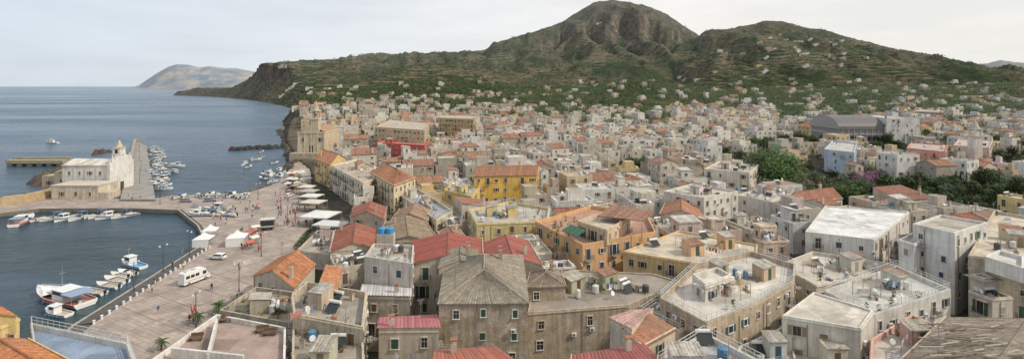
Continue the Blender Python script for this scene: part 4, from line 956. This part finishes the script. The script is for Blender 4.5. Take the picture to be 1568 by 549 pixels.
def tent(w=4.2,wall=True):
    mb=MB(); hw=w/2; C_=(.74,.74,.73)
    for a in(-1,1):
        for b in(-1,1): mb.cyl((a*hw,b*hw,0),(a*hw,b*hw,2.4),.05,.05,6,'metal',(.6,.6,.6))
    prof=[(1,2.4),(.62,2.75),(.3,3.25),(.1,3.8),(0,4.2)]
    cs=[(-1,-1),(1,-1),(1,1),(-1,1)]
    for i in range(4):
        c=cs[i];d=cs[(i+1)%4]
        for j in range(4):
            s0,z0=prof[j];s1,z1=prof[j+1]
            mb.face([(c[0]*hw*s0,c[1]*hw*s0,z0),(d[0]*hw*s0,d[1]*hw*s0,z0),(d[0]*hw*s1,d[1]*hw*s1,z1),(c[0]*hw*s1,c[1]*hw*s1,z1)],'cloth',C_)
        mb.face([(c[0]*hw*1.01,c[1]*hw*1.01,2.1),(d[0]*hw*1.01,d[1]*hw*1.01,2.1),(d[0]*hw*1.01,d[1]*hw*1.01,2.42),(c[0]*hw*1.01,c[1]*hw*1.01,2.42)],'cloth',C_)
        if wall and i!=1: mb.face([(c[0]*hw,c[1]*hw,.05),(d[0]*hw,d[1]*hw,.05),(d[0]*hw,d[1]*hw,2.2),(c[0]*hw,c[1]*hw,2.2)],'cloth',(.7,.7,.69))
    return mb.mesh('white_tent')
tm=tent(4.6); put(tm,'white_tent',S(363,374,ZP),.25); put(tm,'white_tent',S(312,375,ZP),.15,.9); put(tent(4,False),'white_tent',S(322,362,ZP),.2,.9)
def stall(col):
    mb=MB(); mb.box(-1.2,1.2,-.5,.5,.75,.82,'shutter',(.4,.3,.2))
    for a in(-1.15,1.15):
        for b in(-.45,.45): mb.cyl((a,b,0),(a,b,2.1),.03,.03,4,'metal',(.4,.4,.4))
    mb.sheet((-1.4,-.9,2.0),(1.4,-.9,2.0),(1.4,.8,2.4),(-1.4,.8,2.4),'cloth',col,.5,.02)
    for i in range(14): 
        x,y=RU(-1,1),RU(-.35,.35); mb.cbox((x,y),(1,R()),.1,.07,.82,.82+RU(.08,.3),'cloth',(R()*.6,R()*.4,R()*.4))
    return mb.mesh('market_stall')
for i,(u,v) in enumerate(((383,380),(390,372),(378,366),(386,362),(392,355))): put(stall([(.5,.12,.1),(.7,.68,.6),(.45,.16,.13)][i%3]),'market_stall',S(u,v,ZP),RU(0,1.5),.85)
def canopy(w,d,col=(.72,.72,.7)):
    mb=MB()
    for a in(-1,0,1):
        for b in(-1,1): mb.cyl((a*w/2.05,b*d/2.1,0),(a*w/2.05,b*d/2.1,3),.07,.07,6,'paint',(.35,.33,.3))
    mb.box(-w/2,w/2,-d/2,d/2,3,3.25,'paint',col); mb.face([(-w/2+.2,-d/2+.2,3.26),(w/2-.2,-d/2+.2,3.26),(0,0,3.9)],'cloth',col); mb.face([(w/2-.2,-d/2+.2,3.26),(w/2-.2,d/2-.2,3.26),(0,0,3.9)],'cloth',col); mb.face([(w/2-.2,d/2-.2,3.26),(-w/2+.2,d/2-.2,3.26),(0,0,3.9)],'cloth',col); mb.face([(-w/2+.2,d/2-.2,3.26),(-w/2+.2,-d/2+.2,3.26),(0,0,3.9)],'cloth',col)
    rail(mb,(-w/2,-d/2),(w/2,-d/2),0,1,(.15,.13,.1),.6,.03)
    for i in range(int(w*d/7)):
        x,y=RU(-w/2+.8,w/2-.8),RU(-d/2+.8,d/2-.8); mb.cyl((x,y,0),(x,y,.72),.04,.04,5,'metal',(.2,.2,.2)); mb.cyl((x,y,.72),(x,y,.76),.4,.4,10,'shutter',(.5,.42,.3))
        for a in (0,2.1,4.2):
            cx,cy=x+.65*math.cos(a),y+.65*math.sin(a); mb.cbox((cx,cy),(math.cos(a),math.sin(a)),.2,.2,.42,.46,'shutter',(.3,.2,.12)); mb.cbox((cx+.2*math.cos(a),cy+.2*math.sin(a)),(math.cos(a),math.sin(a)),.02,.2,.46,.9,'shutter',(.3,.2,.12))
    return mb.mesh('cafe_canopy')
for u,v,w_,d_,c_ in ((477,312,7,6,(.62,.62,.59)),(480,322,7.5,6,(.58,.54,.46)),(491,343,9.5,9,(.64,.64,.63)),(508,358,9.5,6,(.58,.58,.58)),(474,304,6,5,(.45,.4,.33)),(470,297,6,5,(.6,.58,.54))): put(canopy(w_,d_,c_),'cafe_canopy',S(u,v,ZP),math.radians(-12))
umm=[]
for col in ((.58,.53,.42),(.35,.28,.2),(.64,.62,.58)):
    um=MB(); um.cyl((0,0,0),(0,0,2.6),.04,.04,5,'metal',(.4,.4,.4)); um.cyl((0,0,2.1),(0,0,2.75),1.7,.05,8,'cloth',col,False); um.cyl((0,0,0),(0,0,.12),.35,.3,8,'stone',(.3,.3,.3)); umm.append(um.mesh('parasol'))
for k in range(30): put(random.choice(umm),'parasol',S(RU(440,474),RU(264,292),ZP),0)
lm=MB(); lm.cyl((0,0,0),(0,0,7.5),.11,.07,8,'metal',(.12,.12,.12)); lm.cyl((0,0,0),(0,0,.8),.2,.15,8,'metal',(.12,.12,.12))
for s_ in(-1,1): lm.cyl((0,0,6.9),(s_*1.1,0,7.4),.04,.04,5,'metal',(.12,.12,.12)); lm.cyl((s_*1.1,0,7.1),(s_*1.1,0,7.4),.28,.14,8,'paint',(.7,.7,.65))
lmm=lm.mesh('street_lamp')
for u,v in ((366,446),(300,500),(205,445),(250,415),(290,390),(400,392),(430,330),(330,322),(395,305),(214,280),(216,262),(214,246),(213,232),(245,313),(440,345)): put(lmm,'street_lamp',S(u,v,ZP if u>235 or v>300 else 2),R()*3,.85)
st=MB()
for k in range(3): 
    a=k*2.1; st.cyl((math.cos(a)*.6,math.sin(a)*.6,0),(math.cos(a+1.2)*.3,math.sin(a+1.2)*.3,1.7),.16,.1,6,'paint',(.55,.04,.03)); st.cyl((math.cos(a+1.2)*.3,math.sin(a+1.2)*.3,1.7),(math.cos(a+2.2)*.5,math.sin(a+2.2)*.5,3),.1,.05,6,'paint',(.55,.04,.03))
st.cbox((0,0),(1,0),.9,.9,-.02,.15,'stone',(.35,.3,.28)); st.obj('red_sculpture',S(296,487,ZP))
hg=MB()
for (a,b) in (((452,378),(470,356)),((470,356),(484,346))):
    for i in range(26): leafblob(hg,S(a[0]+(b[0]-a[0])*i/26,a[1]+(b[1]-a[1])*i/26,ZP+.7),.75,26,.2,(.055,.09,.025))
hg.obj('hedge')
bd=MB()
for i in range(5): p=S(468+i*5,384,ZP); bd.cbox(p,(1,.1),.6,.5,ZP,ZP+.9,'paint',(.04,.2,.4)); bd.cbox(p,(1,.1),.65,.55,ZP+.9,ZP+1.0,'paint',(.03,.15,.32))
bd.obj('rubbish_bins')
bt=MB()
for k in(-1,1):
    bt.cyl((k*1.1,0,0),(k*1.1,0,1.5),1.05,1.05,18,'paint',(.08,.32,.56)); bt.cyl((k*1.1,0,1.5),(k*1.1,0,1.85),1.05,.35,18,'paint',(.08,.32,.56)); bt.cyl((k*1.1,0,1.85),(k*1.1,0,1.95),.35,.35,10,'paint',(.03,.15,.4))
    for z in(.4,.8,1.2): bt.cyl((k*1.1,0,z),(k*1.1,0,z+.06),1.08,1.08,18,'paint',(.06,.27,.5))
bt.box(-2.3,2.3,-1.2,1.2,-6,0,'plaster',(.55,.49,.4)); bt.obj('blue_water_tanks',S(591,357,12.5),0,.8)
# ------------------------------------------------------------ people
def person(pose,top,bot,hair):
    me=bpy.data.meshes.new('person'); v=[];e=[];r=[]
    def a(p,rad,par=None):
        v.append(p); r.append(rad)
        if par is not None: e.append((par,len(v)-1))
        return len(v)-1
    pel=a((0,0,.95),.14); ch=a((0,0,1.2),.13,pel); sh_=a((0,0,1.42),.13,ch); nk=a((0,0,1.52),.055,sh_); hd=a((.01,0,1.63),.09,nk); a((.015,0,1.72),.085,hd)
    for sg in(-1,1):
        st_=pose*sg*.28
        s=a((0,sg*.19,1.42),.06,sh_); el=a((-st_*.4,sg*.25,1.14),.045,s); wr=a((-st_*.4+.12,sg*.26,.9),.03,el); hn=a((-st_*.4+.15,sg*.26,.83),.033,wr)
        for k in range(4): a((-st_*.4+.15+.02*(k-1.5),sg*.265,.745+.008*abs(k-1.2)),.009,hn)
        a((-st_*.4+.2,sg*.24,.79),.01,hn)
        hp=a((0,sg*.09,.9),.09,pel); kn=a((st_*.6+.03,sg*.1,.5),.062,hp); an=a((st_*1.1-.03,sg*.1,.09),.04,kn); a((st_*1.1+.13,sg*.11,.04),.035,an)
    me.from_pydata(v,e,[]); o=bpy.data.objects.new('tmp',me); scene.collection.objects.link(o)
    m_=o.modifiers.new('s','SKIN'); 
    for i,sv in enumerate(me.skin_vertices[0].data): sv.radius=(r[i],r[i]*(1.25 if i in(0,1,2) else 1)); sv.use_root=(i==0)
    s2=o.modifiers.new('ss','SUBSURF'); s2.levels=1; s2.render_levels=1
    dg=bpy.context.evaluated_depsgraph_get(); ev=o.evaluated_get(dg); em=ev.to_mesh()
    mb=MB()
    for p in em.polygons:
        pts_=[em.vertices[i].co.copy() for i in p.vertices]; c=p.center
        if c.z>1.5: 
            col=hair if (c.z>1.68 or c.x<-.02) else (.5,.32,.24); mt='skin'
        elif abs(c.y)>.21 and c.z<1.2: col=(.5,.32,.24);mt='skin'
        elif c.z>.93: col=top;mt='cloth'
        elif c.z>.08: col=bot if c.z>.5 or bot[0]<.2 else (.5,.32,.24);mt='cloth'
        else: col=(.05,.04,.04);mt='cloth'
        mb.face(pts_,mt,col)
    ev.to_mesh_clear(); bpy.data.objects.remove(o)
    for sg in(-1,1): mb.cbox((.098,sg*.032),(1,0),.006,.012,1.635,1.65,'paint',(.03,.02,.02)); mb.cbox((0,sg*.09),(1,0),.02,.012,1.6,1.66,'skin',(.5,.32,.24))
    mb.face([(.1,-.015,1.6),(.1,.015,1.6),(.125,0,1.605),],'skin',(.48,.3,.22)); mb.face([(.1,-.015,1.6),(.125,0,1.605),(.1,0,1.645)],'skin',(.48,.3,.22)); mb.face([(.1,.015,1.6),(.125,0,1.605),(.1,0,1.645)],'skin',(.48,.3,.22))
    mb.cbox((.1,0),(0,1),.022,.005,1.565,1.575,'skin',(.3,.1,.09))
    return mb.mesh('person')
PM=[person(p,t,b,h) for p,t,b,h in ((1,(.6,.58,.55),(.04,.06,.12),(.04,.025,.015)),(0,(.05,.05,.06),(.3,.26,.2),(.03,.02,.015)),(-1,(.5,.06,.05),(.05,.05,.06),(.1,.06,.03)),(.6,(.08,.15,.35),(.45,.4,.33),(.05,.03,.02)),(0,(.65,.6,.3),(.1,.1,.12),(.2,.15,.08)),(.8,(.03,.03,.03),(.03,.03,.03),(.3,.25,.2)))]
ppl=[(RU(365,400),RU(352,386)) for _ in range(26)]+[(RU(325,455),RU(310,350)) for _ in range(30)]+[(RU(230,440),RU(385,500)) for _ in range(9)]+[(RU(420,470),RU(286,345)) for _ in range(46)]+[(385+RU(-10,12),RU(318,325)) for _ in range(14)]+[(RU(192,225),RU(300,312)) for _ in range(4)]+[(233,447),(264,410),(279,388),(290,494),(340,312),(330,318),(296,493)]
for u,v in ppl: put(random.choice(PM),'person',S(u,v,ZP),R()*6.28,RU(.94,1.05))
# ------------------------------------------------------------ light, sky, camera
w=bpy.data.worlds.new('World'); scene.world=w; w.use_nodes=True; nt=w.node_tree; bg=nt.nodes['Background']
EL,AZ=42,104
sk=N(nt,'ShaderNodeTexSky',sky_type='NISHITA'); sk.sun_disc=False; sk.sun_elevation=math.radians(EL); sk.sun_rotation=math.radians(AZ); sk.dust_density=3; sk.air_density=1
tc=N(nt,'ShaderNodeTexCoord'); gx=N(nt,'ShaderNodeSeparateXYZ'); L(nt,tc.outputs['Generated'],gx.inputs[0])
cl_=noise_n(nt,stretch(nt,tc.outputs['Generated'],1,1,6),2.2,7,.6)
fac=mapr(nt,cl_,.35,.65,.80,.99)
cc=mixc(nt,mapr(nt,gx.outputs[0],-.75,.3,0,1),(7.7,8.6,9.6),(10.2,10.0,9.6))
cc=mixc(nt,mapr(nt,gx.outputs[2],0,.06,.3,0),cc,(7.6,8.1,8.6))
c=mixc(nt,fac,sk.outputs[0],cc); L(nt,c,bg.inputs['Color']); bg.inputs['Strength'].default_value=.096
sl=bpy.data.lights.new('sun','SUN'); sl.energy=2.9; sl.angle=math.radians(2.5); sl.color=(1,.91,.77)
so=bpy.data.objects.new('sun',sl); scene.collection.objects.link(so)
dv=Vector((math.sin(math.radians(AZ))*math.cos(math.radians(EL)),math.cos(math.radians(AZ))*math.cos(math.radians(EL)),math.sin(math.radians(EL))))
so.rotation_euler=dv.to_track_quat('Z','Y').to_euler(); so.location=(200,100,300)
cam=bpy.data.cameras.new('camera'); co=bpy.data.objects.new('camera',cam); scene.collection.objects.link(co); scene.camera=co
cam.sensor_width=36; cam.lens=18; cam.shift_y=-(274.5-V0)/1568; cam.clip_start=1; cam.clip_end=120000
co.location=(0,0,H); co.rotation_euler=(math.radians(90),0,0)
scene.view_settings.view_transform='Standard'; scene.view_settings.look='None'; scene.view_settings.exposure=0
print('objects',len(bpy.data.objects))
